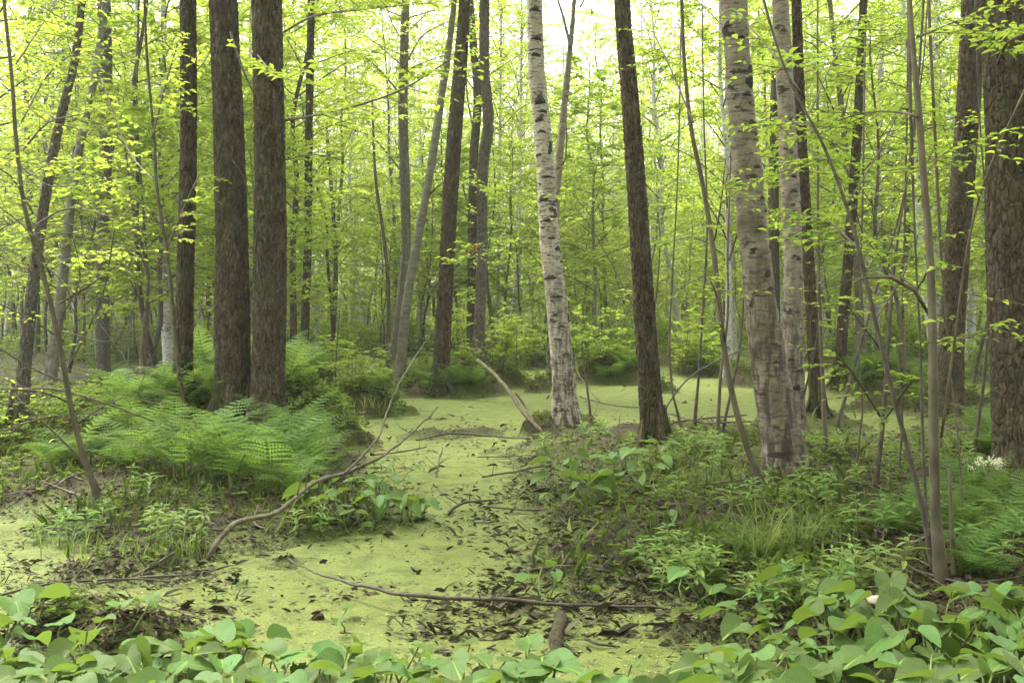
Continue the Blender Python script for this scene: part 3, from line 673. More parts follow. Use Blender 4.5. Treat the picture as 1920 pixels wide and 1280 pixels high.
# limbs and leafy sprays one can see
branch(tE, [(533, 226, 5), (600, 215, 4), (680, 195, 4), (760, 165, 3), (850, 108, 2)], twigs=26, leaves=7, leaf=.10, dz=-1, wl=.5)
branch(tE, [(533, 60, 4), (590, 30, 4), (680, 18, 3), (760, 10, 2)], twigs=18, leaves=7, leaf=.10, dz=-2, wl=.5)
branch(tE, [(533, 485, 3), (600, 488, 2), (680, 498, 2), (780, 490, 1)], 'dead_wood', twigs=3)
branch(tE, [(533, 300, 3), (590, 290, 2), (640, 300, 2)], 'dead_wood', twigs=4)
branch(tD, [(432, 60, 5), (455, 130, 4), (478, 180, 3)], twigs=3)
branch(tD, [(435, 300, 3), (456, 330, 2), (470, 380, 2)], 'dead_wood', twigs=3)
branch(tE, [(480, 100, 4), (505, 130, 3), (530, 140, 2), (548, 155, 2)], twigs=9, leaves=6, leaf=.11, dz=-2.5, wl=.35)
branch(tT, [(1720, 218, 6), (1680, 210, 5), (1620, 212, 4), (1560, 232, 3), (1525, 262, 2)], 'stem', twigs=14, leaves=8, leaf=.05, dz=1.2)
branch(tT, [(1720, 70, 5), (1770, 50, 4), (1850, 15, 3)], 'stem', twigs=14, leaves=8, leaf=.055, dz=.6)
branch(tT, [(1736, 330, 3), (1755, 300, 3), (1790, 275, 2)], 'stem', twigs=12, leaves=8, leaf=.05, dz=.4, wl=.22)
branch(tT, [(1742, 500, 4), (1720, 540, 4), (1690, 520, 4), (1640, 518, 3), (1600, 530, 2)], 'stem_dark', twigs=6, leaves=4, leaf=.045, dz=.8)
branch(tT, [(1746, 640, 3), (1790, 640, 2), (1860, 615, 2)], 'stem', twigs=8, leaves=7, leaf=.05, dz=.3)
branch(tT, [(1765, 820, 5), (1790, 640, 5), (1815, 460, 4), (1850, 330, 4), (1925, 160, 3)], 'stem', twigs=10, leaves=6, leaf=.05, dz=-.6)
branch(tR, [(1300, 230, 4), (1262, 140, 3), (1225, 60, 2)], twigs=14, leaves=8, leaf=.07, dz=.8)
branch(tR, [(1340, 450, 4), (1352, 380, 3), (1360, 300, 2)], twigs=9, leaves=8, leaf=.06, dz=-.5)
branch(tR, [(1360, 640, 4), (1345, 560, 3), (1330, 520, 2)], twigs=9, leaves=8, leaf=.06, dz=-.5)
branch(tG, [(285, 260, 4), (310, 160, 3), (340, 60, 2)], twigs=16, leaves=8, leaf=.08)
branch(tG, [(290, 340, 3), (240, 280, 3), (190, 150, 2)], twigs=16, leaves=8, leaf=.08, dz=1)
branch(tG, [(312, 470, 3), (340, 400, 3), (372, 330, 2)], twigs=14, leaves=8, leaf=.08)
branch(tG, [(300, 420, 3), (262, 380, 2), (220, 350, 2)], twigs=14, leaves=8, leaf=.07)
for p in ([(96, 520, 4), (60, 440, 3), (-10, 380, 2)], [(110, 570, 4), (190, 520, 3), (250, 470, 2)], [(120, 640, 4), (60, 600, 3), (-20, 560, 2)],
          [(140, 760, 5), (80, 735, 4), (-10, 728, 3)], [(70, 420, 4), (130, 390, 3), (220, 410, 2)], [(44, 280, 4), (90, 230, 3), (150, 215, 2)],
          [(128, 690, 4), (190, 560, 3), (215, 430, 2)], [(150, 800, 5), (110, 780, 4), (40, 795, 3), (-20, 820, 2)], [(62, 400, 4), (20, 330, 3), (-20, 310, 2)]):
    branch(tA3, p, 'dead_wood' if p[0][0] > 100 else 'twig', twigs=12, leaves=3, leaf=.05, dz=-.4, wl=.3)
for p in ([(75, 450, 3), (150, 440, 2), (260, 520, 1)], [(105, 540, 3), (40, 500, 2), (-20, 470, 2)], [(118, 620, 3), (200, 640, 2), (280, 600, 1)], [(135, 720, 3), (60, 690, 3), (-20, 640, 2)],
          [(50, 320, 3), (100, 350, 2), (190, 340, 1)], [(90, 500, 3), (170, 585, 2), (255, 700, 1)], [(148, 790, 3), (230, 745, 2), (300, 760, 1)], [(112, 600, 3), (150, 520, 2), (130, 420, 1)], [(60, 400, 3), (0, 430, 2), (-30, 440, 1)]):
    branch(tA3, p, 'dead_wood', twigs=9, dz=-.5, wl=.25)
for p in ([(40, 230, 3), (90, 140, 3), (150, 90, 2)], [(30, 120, 3), (70, 60, 2), (110, 0, 2)], [(52, 330, 3), (110, 300, 2), (170, 300, 2)], [(90, 510, 3), (140, 480, 2), (200, 480, 2)]):
    branch(tA3, p, twigs=16, leaves=8, leaf=.065, dz=.5, wl=.35)
for p in ([(1500, 170, 3), (1440, 90, 3), (1380, 20, 2)], [(1545, 260, 4), (1500, 230, 3), (1440, 240, 2)], [(1590, 380, 4), (1640, 300, 3), (1700, 180, 2)],
          [(1612, 470, 4), (1560, 420, 3), (1500, 400, 2)], [(1640, 600, 4), (1690, 520, 3), (1720, 440, 2)], [(1520, 210, 3), (1560, 120, 3), (1610, 40, 2)], [(1565, 300, 3), (1520, 300, 3), (1480, 330, 2)]):
    branch(tW, p, twigs=15, leaves=8, leaf=.06, dz=.7)
for p in ([(1650, 800, 5), (1690, 740, 4), (1720, 700, 3)], [(1655, 660, 4), (1610, 600, 3), (1580, 560, 2)], [(1665, 500, 3), (1620, 440, 2), (1600, 380, 2)], [(1650, 780, 5), (1600, 700, 4), (1560, 660, 3)]):
    branch(tW3, p, 'stem_dark', twigs=8, leaves=7, leaf=.06, dz=-.5)
branch(tM, [(1070, 90, 7), (1058, 40, 5), (1046, 0, 4)], 'stem_pale')
branch(tO, [(1375, 180, 7), (1392, 130, 6), (1400, 60, 4)], 'dead_wood')
branch(tP, [(1497, 700, 3), (1515, 660, 3), (1520, 610, 2), (1512, 575, 2)], 'dead_wood', twigs=3)
branch(tP, [(1500, 770, 4), (1520, 690, 4), (1532, 630, 3), (1536, 600, 2)], 'dead_wood', twigs=2)
branch(tI, [(800, 370, 4), (835, 340, 3), (880, 345, 2), (930, 370, 2)], twigs=20, leaves=7, leaf=.11, dz=-1.5, wl=.5)
branch(tJ, [(838, 510, 4), (880, 480, 3), (915, 450, 2)], twigs=14, leaves=7, leaf=.11, dz=-2, wl=.5)
branch(tH, [(752, 320, 4), (700, 260, 3), (640, 235, 2)], twigs=18, leaves=7, leaf=.11, dz=-1, wl=.5)
branch(tH, [(754, 180, 4), (700, 120, 3), (650, 90, 2)], twigs=18, leaves=7, leaf=.11, dz=-1, wl=.5)
branch(tH, [(756, 130, 4), (790, 70, 3), (840, 40, 2)], twigs=18, leaves=7, leaf=.11, dz=-1, wl=.5)
branch(tN, [(1215, 640, 3), (1180, 560, 2), (1110, 430, 2), (1060, 370, 1)], 'twig', twigs=6, leaves=5, leaf=.08, dz=-.6)
branch(tU, [(1812, 240, 4), (1850, 230, 3), (1900, 260, 2)], twigs=14, leaves=7, leaf=.08, dz=-1.5, wl=.4)
branch(tV, [(1870, 120, 6), (1890, 80, 5), (1930, 60, 4)], twigs=14, leaves=7, leaf=.09, dz=-1, wl=.35)
branch(tB, [(205, 180, 3), (250, 150, 2), (300, 160, 2)], twigs=16, leaves=7, leaf=.1, dz=-1, wl=.5)
branch(tC, [(346, 140, 3), (380, 120, 3), (420, 40, 2)], twigs=10, leaves=6, leaf=.1, dz=1, wl=.45)
for T in (tE, tD, tT, tR, tG, tA3, tW, tW3, tI, tJ, tH, tN, tU, tV, tB, tC): leaf_out(T)
# black scars and peeling lips on the birches
def scars(T, spots):
    for x, y, w, h in spots:
        d = T['d']; v = at_depth(x, y, d); z = v.z - T['base'][2]
        k = np.argmin(abs(T['path'][:, 2] - z)); c = T['path'][k]; dx = v.x - T['base'][0] - c[0]
        r = c[3]; s = max(-.97, min(.97, dx / r)); yy = -r * math.sqrt(1 - s * s)
        ww, hh = w * .5 / FPX * d, h * .5 / FPX * d
        mb = MB(); ua = np.linspace(0, 2 * np.pi, 12, endpoint=False); rng = np.random.RandomState(int(x * 7 + y))
        prof = 1 + .3 * rng.uniform(-1, 1, 12); V = []
        a0 = math.atan2(s, 1e-3 + math.sqrt(1 - s * s))
        for ring, (q, lift) in enumerate(((1, -.004), (.75, .009), (.35, .014))):
            for u, p in zip(ua, prof):
                e = ww / r * math.cos(u) * q * p; zz = hh * math.sin(u) * q * p - (.5 * hh if abs(math.cos(u)) > .8 else 0) * q
                a = a0 + e; V.append((c[0] + (r + lift) * math.sin(a), c[1] - (r + lift) * math.cos(a), z + zz))
        V.append((c[0] + (r + .014) * math.sin(a0), c[1] - (r + .014) * math.cos(a0), z))
        n = 12; kk = np.arange(n); k2 = (kk + 1) % n
        mb.add(V, [np.vstack([np.stack([b * n + kk, b * n + k2, (b + 1) * n + k2, (b + 1) * n + kk], 1) for b in (0, 1)]), np.stack([2 * n + kk, 2 * n + k2, np.full(n, 3 * n)], 1)])
        mb.build('bark_scar', M['scar'], T['root'])
M['scar'] = plain_noise('black_bark_scar', (.018, .015, .013), (.06, .05, .042), 40, .9, .004)
scars(tL, [(1003, 18, 30, 9), (1007, 70, 26, 8), (1004, 100, 24, 7), (1014, 186, 24, 16), (1012, 222, 22, 9), (1019, 206, 16, 8), (1016, 244, 20, 8), (1032, 276, 14, 22), (1010, 288, 20, 7), (1027, 330, 34, 5),
           (1018, 372, 26, 12), (1046, 370, 8, 26), (1028, 412, 22, 7), (1034, 446, 20, 6), (1046, 466, 16, 14), (1030, 520, 30, 9), (1052, 490, 14, 7), (1044, 556, 34, 6), (1052, 612, 22, 8), (1046, 636, 34, 6), (1066, 600, 10, 24), (1040, 590, 16, 6)])
scars(tO, [(1386, 160, 20, 46), (1368, 95, 14, 6), (1346, 72, 20, 14), (1380, 195, 24, 10), (1392, 245, 20, 10), (1402, 322, 18, 8), (1413, 378, 14, 10), (1412, 432, 20, 10), (1420, 400, 12, 8), (1432, 465, 16, 6), (1400, 470, 14, 6), (1370, 260, 10, 5), (1426, 515, 14, 16)])
scars(tP, [(1490, 330, 16, 8), (1488, 358, 18, 8), (1494, 485, 14, 10), (1486, 480, 10, 5), (1478, 672, 14, 7), (1496, 693, 16, 8), (1488, 724, 18, 12), (1482, 120, 14, 6), (1490, 220, 12, 6), (1500, 780, 18, 14)])

# ------------------------------------------------------------------ the wood behind
rng = np.random.RandomState(5)
placed = []
def free(x, y, r):
    if any((x - a) ** 2 + (y - b) ** 2 < (r + c) ** 2 for a, b, c in placed): return False
    placed.append((x, y, r)); return True
for T in (tD, tE, tC, tB, tF, tJ, tK, tL, tN, tU, tV, tQ, tS, tO, tP, tM, tI, tH, tA, tA2): placed.append((T['base'][0], T['base'][1], .8))
def near_phrase(px, counts, what):
    lx, ph = min(LANDMARKS, key=lambda q: abs(q[0] - px)); side = 'right' if px > lx else 'left'
    key = (what, ph, side); counts.setdefault(key, 0); counts[key] += 1
    return '%s %s of %s' % (ordw(counts[key]), side, ph)
cand = []
while len(cand) < 285:
    d = 20 + 75 * math.sqrt(rng.uniform(0, 1)) if rng.uniform() < .8 else rng.uniform(19, 45)
    px = rng.uniform(-120, 2040); x = (px - XC) / FPX * d
    if d < 36 and 780 < px < 1340: continue
    if d < 60 and any(abs(px - q[0]) < 16 for q in LANDMARKS): continue
    if H(x, d) < .04 or not free(x, d, .9): continue
    cand.append((x, d, px))
counts = {}
BK = [('bark_grey', 'grey brown'), ('bark_alder', 'dark brown'), ('bark_red', 'reddish brown'), ('birch_far', 'pale white')]
for x, d, px in sorted(cand, key=lambda c: abs(c[2] - min(LANDMARKS, key=lambda q: abs(q[0] - c[2]))[0])):
    bk, adj = BK[rng.choice(4, p=[.38, .1, .1, .42])]; T = TALL[rng.randint(len(TALL))]
    root = empty('forest_tree', (x, d, H(x, d) - .03), '%s background trunk, %s' % (adj, near_phrase(px, counts, adj)), 'tree', 'tall trees of the background wood', rng.uniform(0, 6.28), float(rng.uniform(.6, 1.1)))
    root.rotation_euler = (rng.normal(0, .035), rng.normal(0, .035), rng.uniform(0, 6.28))
    for nm, me in (('trunk', T['trunk'][bk]), ('branchwork', T['limb']), ('crown', T['crown'])): link(nm, me, root)
cand = []
while len(cand) < 200:
    d = 16 + 46 * rng.uniform(0, 1) ** 1.2
    px = rng.uniform(-100, 2020); x = (px - XC) / FPX * d
    if 940 < px < 1330 and d < 24: continue
    if H(x, d) < .02 or not free(x, d, .35): continue
    cand.append((x, d, px))
for x, d, px in sorted(cand, key=lambda c: abs(c[2] - min(LANDMARKS, key=lambda q: abs(q[0] - c[2]))[0])):
    k = rng.randint(len(YOUNG)); T = YOUNG[k]; sk, adj = [('stem', 'olive'), ('stem_dark', 'dark'), ('stem_pale', 'pale')][rng.randint(3)]
    root = empty('young_tree', (x, d, H(x, d) - .02), 'leafy %s stemmed young tree, %s' % (adj, near_phrase(px, counts, 'young' + adj)), 'young tree', 'young leafy trees of the understorey', rng.uniform(0, 6.28), float(rng.uniform(.8, 1.6)))
    root.rotation_euler = (rng.normal(0, .07), rng.normal(0, .07), rng.uniform(0, 6.28))
    for nm, me in (('trunk', T['trunk'][sk]), ('branchwork', T['limb']), ('crown', T['crown'])): link(nm, me, root)
cand = []
for px, py in [(700, 740), (660, 735), (675, 700), (650, 690), (730, 690), (880, 690), (930, 690), (1170, 690), (1110, 690), (980, 672), (1000, 660), (1060, 690)]:
    x, d, z = ground_px(px, py); cand.append((x, d, px))
while len(cand) < 160:
    d = 17 + 30 * rng.uniform(0, 1) ** .9; px = rng.uniform(-60, 1980); x = (px - XC) / FPX * d
    if H(x, d) < .05 or (px < 640 and d < 25) or not free(x, d, .25): continue
    cand.append((x, d, px))
for x, d, px in sorted(cand, key=lambda c: abs(c[2] - min(LANDMARKS, key=lambda q: abs(q[0] - c[2]))[0])):
    s, l = SHRUB[rng.randint(len(SHRUB))]
    root = empty('leafy_shrub', (x, d, H(x, d)), 'low bright leafy shrub, %s' % near_phrase(px, counts, 'shrub'), 'shrub', 'low shrubs on the swamp floor', rng.uniform(0, 6.28), float(rng.uniform(.6, 1.3) * (1 if d > 19 else .55) * (1.2 if d > 27 else 1)))
    link('stem_cluster', s, root); link('foliage', l, root)
# unseen trees of the wood, added around the viewer to shade the foreground
for k in range(36):
    side = -1 if k % 2 else 1; t = R(82 + 96 * (k // 2) / 17) * side; q = 7.5 + (k * 3.7) % 9
    x, d = q * math.sin(t), q * math.cos(t) - .5; T = TALL[k % len(TALL)]; Yg = YOUNG[k % len(YOUNG)]
    if k % 3 < 2:
        root = empty('forest_tree', (x, d, H(x, d) - .03), 'unseen tall tree added for shade around the viewer, %s going round' % ordw(k + 1), 'tree', 'unseen shade trees around the viewer', k * 1.3, .9 + .2 * ((k * 7) % 5) / 5)
        link('trunk', T['trunk']['bark_grey'], root); link('branchwork', T['limb'], root); link('crown', T['crown'], root)
    else:
        root = empty('young_tree', (x, d, H(x, d) - .03), 'unseen young tree added for shade around the viewer, %s going round' % ordw(k + 1), 'young tree', 'unseen shade trees around the viewer', k * 1.3, 1.1)
        link('trunk', Yg['trunk']['stem'], root); link('branchwork', Yg['limb'], root); link('crown', Yg['crown'], root)
# the far wood that reads as one mass
mb = MB(); lf = MB(); rng = np.random.RandomState(77)
for k in range(900):
    d = rng.uniform(55, 150); x = (rng.uniform(-300, 2220) - XC) / FPX * d; h0 = H(x, d); r = rng.uniform(.05, .12); Ht = rng.uniform(16, 32)
    tube(mb, np.array([[x, d, h0 - .3], [x + rng.normal(0, .2), d, h0 + Ht * .5], [x + rng.normal(0, .4), d, h0 + Ht]]), [r, r * .7, .03], 6)
n = 300000; d = rng.uniform(80, 150, n); x = (rng.uniform(-300, 2220, n) - XC) / FPX * d; z = np.abs(rng.beta(1.4, .9, n)) * (36 - 14 * np.exp(-((x / d - .04) / .055) ** 2))
z = np.where(rng.uniform(0, 1, n) < .3, rng.uniform(0, 4, n), z)
keep = fbm(x * .25, z * .4 + d * .3, 9, 3) > -.25 ; x, d, z = x[keep], d[keep], z[keep]; n = len(x)
leaf_cards(lf, np.stack([x, d, z + .1], 1), rng.normal(0, 1, (n, 3)), np.array([0, -.3, 1]) + rng.normal(0, .5, (n, 3)), rng.uniform(.3, .6, n), rng.uniform(.2, .4, n))
w = empty('far_wood', (0, 120, 0), 'distant mass of pale green woodland closing the view', 'wood'); w['kind'] = 'stuff'
for nm, b, m, sm in (('trunk_mass', mb, 'birch_far', True), ('leaf_mass', lf, 'leaf', False)):
    o = b.build(nm, M[m], w, (0, -120, 0), sm); o['kind'] = 'stuff'

# ------------------------------------------------------------------ ferns
def frond_mesh(seed, L=.75, up=.95, arch=1.25, wide=.2):
    rng = np.random.RandomState(seed); mb = MB(); n = 15
    s = np.linspace(0, 1, 14); ang = up - arch * s ** 1.3
    P = np.zeros((14, 3)); P[1:, 0] = np.cumsum(np.cos(ang[:-1])) * L / 13; P[1:, 2] = np.cumsum(np.sin(ang[:-1])) * L / 13
    P[:, 1] = .03 * np.sin(s * 2.5 + seed)
    tube(mb, P, np.linspace(.004, .001, 14), 4, cap=False)
    V, F = [], []
    for k in range(n):
        t = .2 + .8 * k / (n - 1); p = np.array([np.interp(t, s, P[:, a]) for a in range(3)]); a = np.interp(t, s, ang)
        tv = np.array([math.cos(a), 0, math.sin(a)]); nv = np.array([-math.sin(a), 0, math.cos(a)])
        u = (t - .2) / .8; pl = wide * (1 - u) ** .7 * (.8 + .75 * u if u < .28 else 1) + .01
        for sd in (-1, 1):
            dv = nrm(tv * .38 + np.array([0, sd, 0]) + nv * .08 + rng.normal(0, .04, 3))
            m = max(4, int(pl / .021)); q = np.linspace(0, 1, m + 1)
            c = p + dv * pl * q[:, None] - np.array([0, 0, 1]) * (.16 * pl * q ** 2)[:, None]; i0 = len(V); V += list(c)
            wd = (.024 * (pl / wide) ** .5 + .004) * (1 - .85 * q[:-1]) + .0015
            for s2 in (-1, 1):                                     # comb-toothed edge: one tooth for each pinnule
                i1 = len(V); V += list((c[:-1] * .35 + c[1:] * .65) + (tv * s2 + dv * .35) * wd[:, None] - nv * (.25 * wd)[:, None])
                F += [[i0 + z, i1 + z, i0 + z + 1][::-s2] for z in range(m)]
    mb.add(np.array(V), [np.array(F)])
    return mb.mesh('frond', M['fern'], False)
FR = [frond_mesh(1, .75, 1.1, 1.5, .2), frond_mesh(2, .8, 1.25, 1.7, .2), frond_mesh(3, .7, .8, 1.15, .22), frond_mesh(4, .85, 1.35, 1.6, .18)]
fern_spots = []
rng = np.random.RandomState(31)
def fern_zone(n, x0, x1, y0, y1, s0, s1, where):
    for _ in range(n): fern_spots.append((rng.uniform(x0, x1), rng.uniform(y0, y1), rng.uniform(s0, s1), where))
for x, y, s in [(300, 880, 1.), (350, 895, 1.05), (395, 900, 1.1), (440, 912, 1.15), (490, 915, 1.1), (540, 905, 1.05), (585, 895, .95), (610, 875, .8), (560, 860, 1.), (510, 868, 1.), (330, 850, 1.), (270, 850, .95), (380, 850, .9),
                (250, 885, .9), (215, 870, .8), (100, 880, .8), (150, 875, .8), (465, 880, .95), (545, 930, .6), (420, 840, .7), (600, 850, .7)]:
    fern_spots.append((x, y, s, 'on the left bank below the dark pair'))
fern_zone(9, 180, 420, 745, 830, .8, 1.1, 'behind the left fern bank')
fern_zone(7, 150, 620, 700, 740, .9, 1.2, 'far back on the left')
fern_zone(7, 780, 930, 715, 745, .6, .9, 'on the mound in the middle')
fern_zone(4, 1130, 1190, 690, 720, .7, 1.0, 'beyond the reddish trunk')
fern_zone(8, 1390, 1920, 690, 722, .7, 1., 'on the far right bank')
fern_zone(9, 1790, 1920, 800, 960, .5, .75, 'around the big right trunk')
fern_zone(6, 1640, 1760, 930, 1010, .35, .5, 'left of the olive sapling foot')
fern_zone(7, 1770, 1930, 985, 1090, .45, .6, 'right of the olive sapling foot')
counts2 = {}
for x, y, s, wh in sorted(fern_spots, key=lambda q: q[0]):
    gx, gd, gz = ground_px(x, y)
    if H(gx, gd) < -.03 or (wh.startswith('on the left') and rng.uniform() < .0): continue
    counts2[wh] = counts2.get(wh, 0) + 1
    root = empty('fern', (gx, gd, H(gx, gd) - .01), 'green fern %s, %s from the left' % (wh, ordw(counts2[wh])), 'fern', 'ferns', rng.uniform(0, 6.28), float(s))
    nf = rng.randint(7, 10)
    for k in range(nf):
        link('frond', FR[rng.randint(4)], root, (0, 0, 0), (rng.normal(0, .12), rng.uniform(-.3, .12), 6.283 * k / nf + rng.normal(0, .18)), float(rng.uniform(.75, 1.1)))

# ------------------------------------------------------------------ heart-leaved bog plants
def arum_mesh(seed, cup=.3, droop=.25, roll=0.):
    rng = np.random.RandomState(seed); ph = np.radians([-176, -168, -155, -138, -118, -98, -78, -60, -44, -30, -17, -7, 0, 7, 17, 30, 44, 60, 78, 98, 118, 138, 155, 168, 176])
    tab_a = np.radians([0, 7, 17, 30, 44, 60, 78, 98, 118, 138, 155, 168, 176]); tab_r = np.array([1.0, .93, .84, .745, .68, .635, .60, .57, .545, .52, .47, .36, .1])
    r = np.interp(np.abs(ph), tab_a, tab_r) * (1 + .03 * np.sin(ph * 5 + seed)); rings = (.33, .62, .85, 1.0)
    V = [(0, 0, 0)]; UV = [(.5, 0)]
    f1, f2 = rng.uniform(0, 6, 2)
    for q in rings:
        for a, rr in zip(ph, r):
            x = math.sin(a) * rr * q * 1.02; y = math.cos(a) * rr * q
            z = cup * abs(x) ** 1.35 * 1.6 - droop * max(0, y) ** 2 - droop * .5 * max(0, -y) ** 1.5 + .035 * q * q * math.sin(3 * a + f1) + roll * x * y + .02 * q * math.sin(7 * a + f2)
            V.append((x, y, z)); UV.append((a / (2 * math.pi) + .5, q))
    m = len(ph); k = np.arange(m - 1); polys = [np.stack([np.zeros(m - 1, int), 1 + k + 1, 1 + k], 1)]
    for b in range(len(rings) - 1): polys.append(np.stack([1 + b * m + k, 1 + b * m + k + 1, 1 + (b + 1) * m + k + 1, 1 + (b + 1) * m + k], 1))
    mb = MB(); mb.add(np.array(V), polys, UV); return mb.mesh('leaf', M['arum'], True, True)
AR = [arum_mesh(1, .18, .2), arum_mesh(2, .4, .25), arum_mesh(3, .3, .1, .3), arum_mesh(4, .1, .3, -.3), arum_mesh(5, .6, .2), arum_mesh(6, .2, .4, .15)]
mb = MB(); tube(mb, np.array([[0, 0, 0], [.02, 0, .3], [.025, 0, .65], [0, 0, 1]]), [.0055, .0048, .0042, .0035], 6); STALK = mb.mesh('stalk', M['arum_stalk'])
rng = np.random.RandomState(55)
def arum(x, y, label, group, n, size, ht, spread=.13):
    z = max(H(x, y), -.03); root = empty('bog_plant', (x, y, z), label, 'bog plant', group)
    a0 = rng.uniform(0, 6.28)
    for k in range(n):
        a = a0 + k * 2.4 + rng.normal(0, .3); rr = spread * rng.uniform(.35, 1.2); h = ht * rng.uniform(.6, 1.15)
        p = Vector((math.cos(a) * rr, math.sin(a) * rr, h)); b = Vector((math.cos(a) * .015, math.sin(a) * .015, -.03))
        dv = p - b
        tilt = rng.normal(.1, .22) if rng.uniform() > .06 else rng.uniform(.9, 1.3)
        az = a - math.pi / 2 + rng.normal(0, .5)                               # tip points outward
        q = Quaternion((0, 0, 1), az) @ Quaternion((1, 0, 0), -tilt) @ Quaternion((0, 1, 0), rng.normal(0, .22))
        s = size * rng.uniform(.55, 1.25)
        s3 = (s, s * rng.uniform(.92, 1.1), s)
        lf_ = link('leaf', AR[rng.randint(len(AR))], root, p, q, s3)
        st_ = link('stalk', STALK, lf_, b, dv.to_track_quat('Z', 'Y'), (1, 1, dv.length))
        st_.matrix_parent_inverse = Matrix.LocRotScale(p, q, Vector(s3)).inverted()
def front_edge(px):                                                             # upper limit of the leaf mat in the photo
    return np.interp(px, [-100, 0, 150, 330, 420, 520, 640, 720, 900, 1000, 1100, 1280, 1340, 1420, 1500, 1560, 1700, 1800, 1920, 2100], [1170, 1165, 1185, 1180, 1150, 1195, 1195, 1195, 1215, 1215, 1250, 1250, 1215, 1185, 1170, 1120, 1105, 1100, 1095, 1090])
spots = []
tries = 0
while len(spots) < 230 and tries < 9000:
    tries += 1
    d = rng.uniform(2.3, 5.0); px = rng.uniform(-90, 2010); x = (px - XC) / FPX * d; py = HOR + FPX * (CAMZ - .16 - max(0, H(x, d))) / d
    if py < front_edge(px) + 18: continue
    x = (px - XC) / FPX * d
    if all((x - a) ** 2 + (d - b) ** 2 > .145 ** 2 for a, b, _ in spots): spots.append((x, d, px))
rows = {}
for x, d, px in sorted(spots, key=lambda q: q[2]):
    row = 0 if d < 2.75 else 1 if d < 3.15 else 2 if d < 3.6 else 3
    row_n = ['nearest row at the bottom edge', 'second row from the bottom', 'third row from the bottom', 'rearmost row of the front mat'][row]
    rows[row] = rows.get(row, 0) + 1
    arum(x, d, 'heart leaved bog plant, %s from the left in the %s' % (ordw(rows[row]), row_n), 'bog plants of the front leaf mat', rng.randint(4, 7), .1, .2, .14)
few = [  # px, py, n, size, height, where
    (600, 985, 5, .12, .3, 'on the left bank edge'), (650, 985, 5, .12, .3, 'on the left bank edge'), (700, 985, 5, .12, .28, 'on the left bank edge'), (745, 985, 5, .125, .3, 'on the left bank edge'), (775, 975, 5, .12, .26, 'on the left bank edge'), (620, 945, 4, .12, .3, 'on the left bank edge'),
    (680, 950, 4, .12, .3, 'on the left bank edge'), (730, 945, 4, .12, .3, 'on the left bank edge'), (660, 1000, 3, .1, .16, 'on the left bank edge'), (740, 905, 2, .12, .3, 'on the left bank edge'), (715, 880, 2, .12, .22, 'on the left bank edge'),
    (1050, 930, 4, .15, .42, 'on the right bank below the reddish trunk'), (1110, 945, 4, .14, .36, 'on the right bank below the reddish trunk'), (1160, 940, 4, .14, .3, 'on the right bank below the reddish trunk'), (1210, 925, 4, .14, .32, 'on the right bank below the reddish trunk'), (1150, 900, 4, .14, .34, 'on the right bank below the reddish trunk'), (1230, 890, 4, .13, .3, 'on the right bank below the reddish trunk'), (1085, 905, 4, .14, .35, 'on the right bank below the reddish trunk'), (1180, 880, 4, .13, .3, 'on the right bank below the reddish trunk'), (1060, 960, 3, .12, .2, 'on the right bank below the reddish trunk'), (1250, 870, 3, .12, .3, 'on the right bank below the reddish trunk'),
    (1015, 1118, 3, .12, .26, 'standing alone in open duckweed'), (425, 1130, 2, .11, .16, 'by the left water edge'), (640, 1178, 2, .08, .16, 'in duckweed behind the front mat'), (225, 1195, 2, .13, .34, 'on the lower left mud'), (130, 1215, 2, .13, .22, 'on the lower left mud'), (20, 1200, 2, .15, .3, 'on the lower left mud'), (60, 1175, 2, .15, .24, 'on the lower left mud'),
    (1330, 1135, 3, .12, .28, 'among the herbs right of the pond'), (1290, 1128, 2, .09, .14, 'among the herbs right of the pond'), (1500, 1150, 4, .12, .26, 'among the herbs right of the pond'), (1420, 1175, 3, .12, .2, 'among the herbs right of the pond'), (1530, 1130, 3, .12, .26, 'among the herbs right of the pond'), (1440, 1120, 3, .11, .2, 'among the herbs right of the pond'), (1390, 1195, 3, .12, .2, 'among the herbs right of the pond'), (1225, 965, 1, .14, .05, 'below the right bank cluster'), (1100, 1130, 1, .1, .1, 'in open duckweed beside the floating stick'), (1620, 1140, 4, .12, .24, 'among the herbs right of the pond')]
cnt = {}
for px, py, n, s, h, wh in sorted(few):
    x, d, z = ground_px(px, py); cnt[wh] = cnt.get(wh, 0) + 1
    arum(x, d, 'heart leaved bog plant %s, %s from the left' % (wh, ordw(cnt[wh])), 'scattered bog plants', n + (1 if 'bank' in wh else 0), s * .8, h * .62, .15)

# ------------------------------------------------------------------ herbs, sedge, umbel
def whorl_mesh(seed, n=5, L=.085):
    r = np.random.RandomState(seed); mb = MB(); a = np.arange(n) * 6.283 / n + r.normal(0, .2, n); e = r.uniform(.05, .6, n)
    D = np.stack([np.cos(a) * np.cos(e), np.sin(a) * np.cos(e), np.sin(e)], 1); l = L * r.uniform(.75, 1.2, n)
    leaf_cards(mb, D * .006, D, np.array([0, 0, 1.]) + 0 * D, l, l * .32, True, .2, .25); return mb.mesh('leaf_whorl', M['herb'], False)
WH = [whorl_mesh(k, 4 + k % 3) for k in range(5)]
mb = MB(); tube(mb, np.array([[0, 0, -.04], [.004, .002, .3], [0, 0, 1]]), [.003, .0025, .0015], 5); HSTEM = mb.mesh('stem', M['arum_stalk'])
rng = np.random.RandomState(91)
herb_spots = [(x, y, 'on the pond edge under the sedge') for x, y in [(1215, 1085), (1235, 1105), (1255, 1090), (1270, 1115), (1285, 1095), (1300, 1120), (1240, 1120), (1310, 1100), (1325, 1120), (1260, 1070), (1290, 1075), (1340, 1105)]]
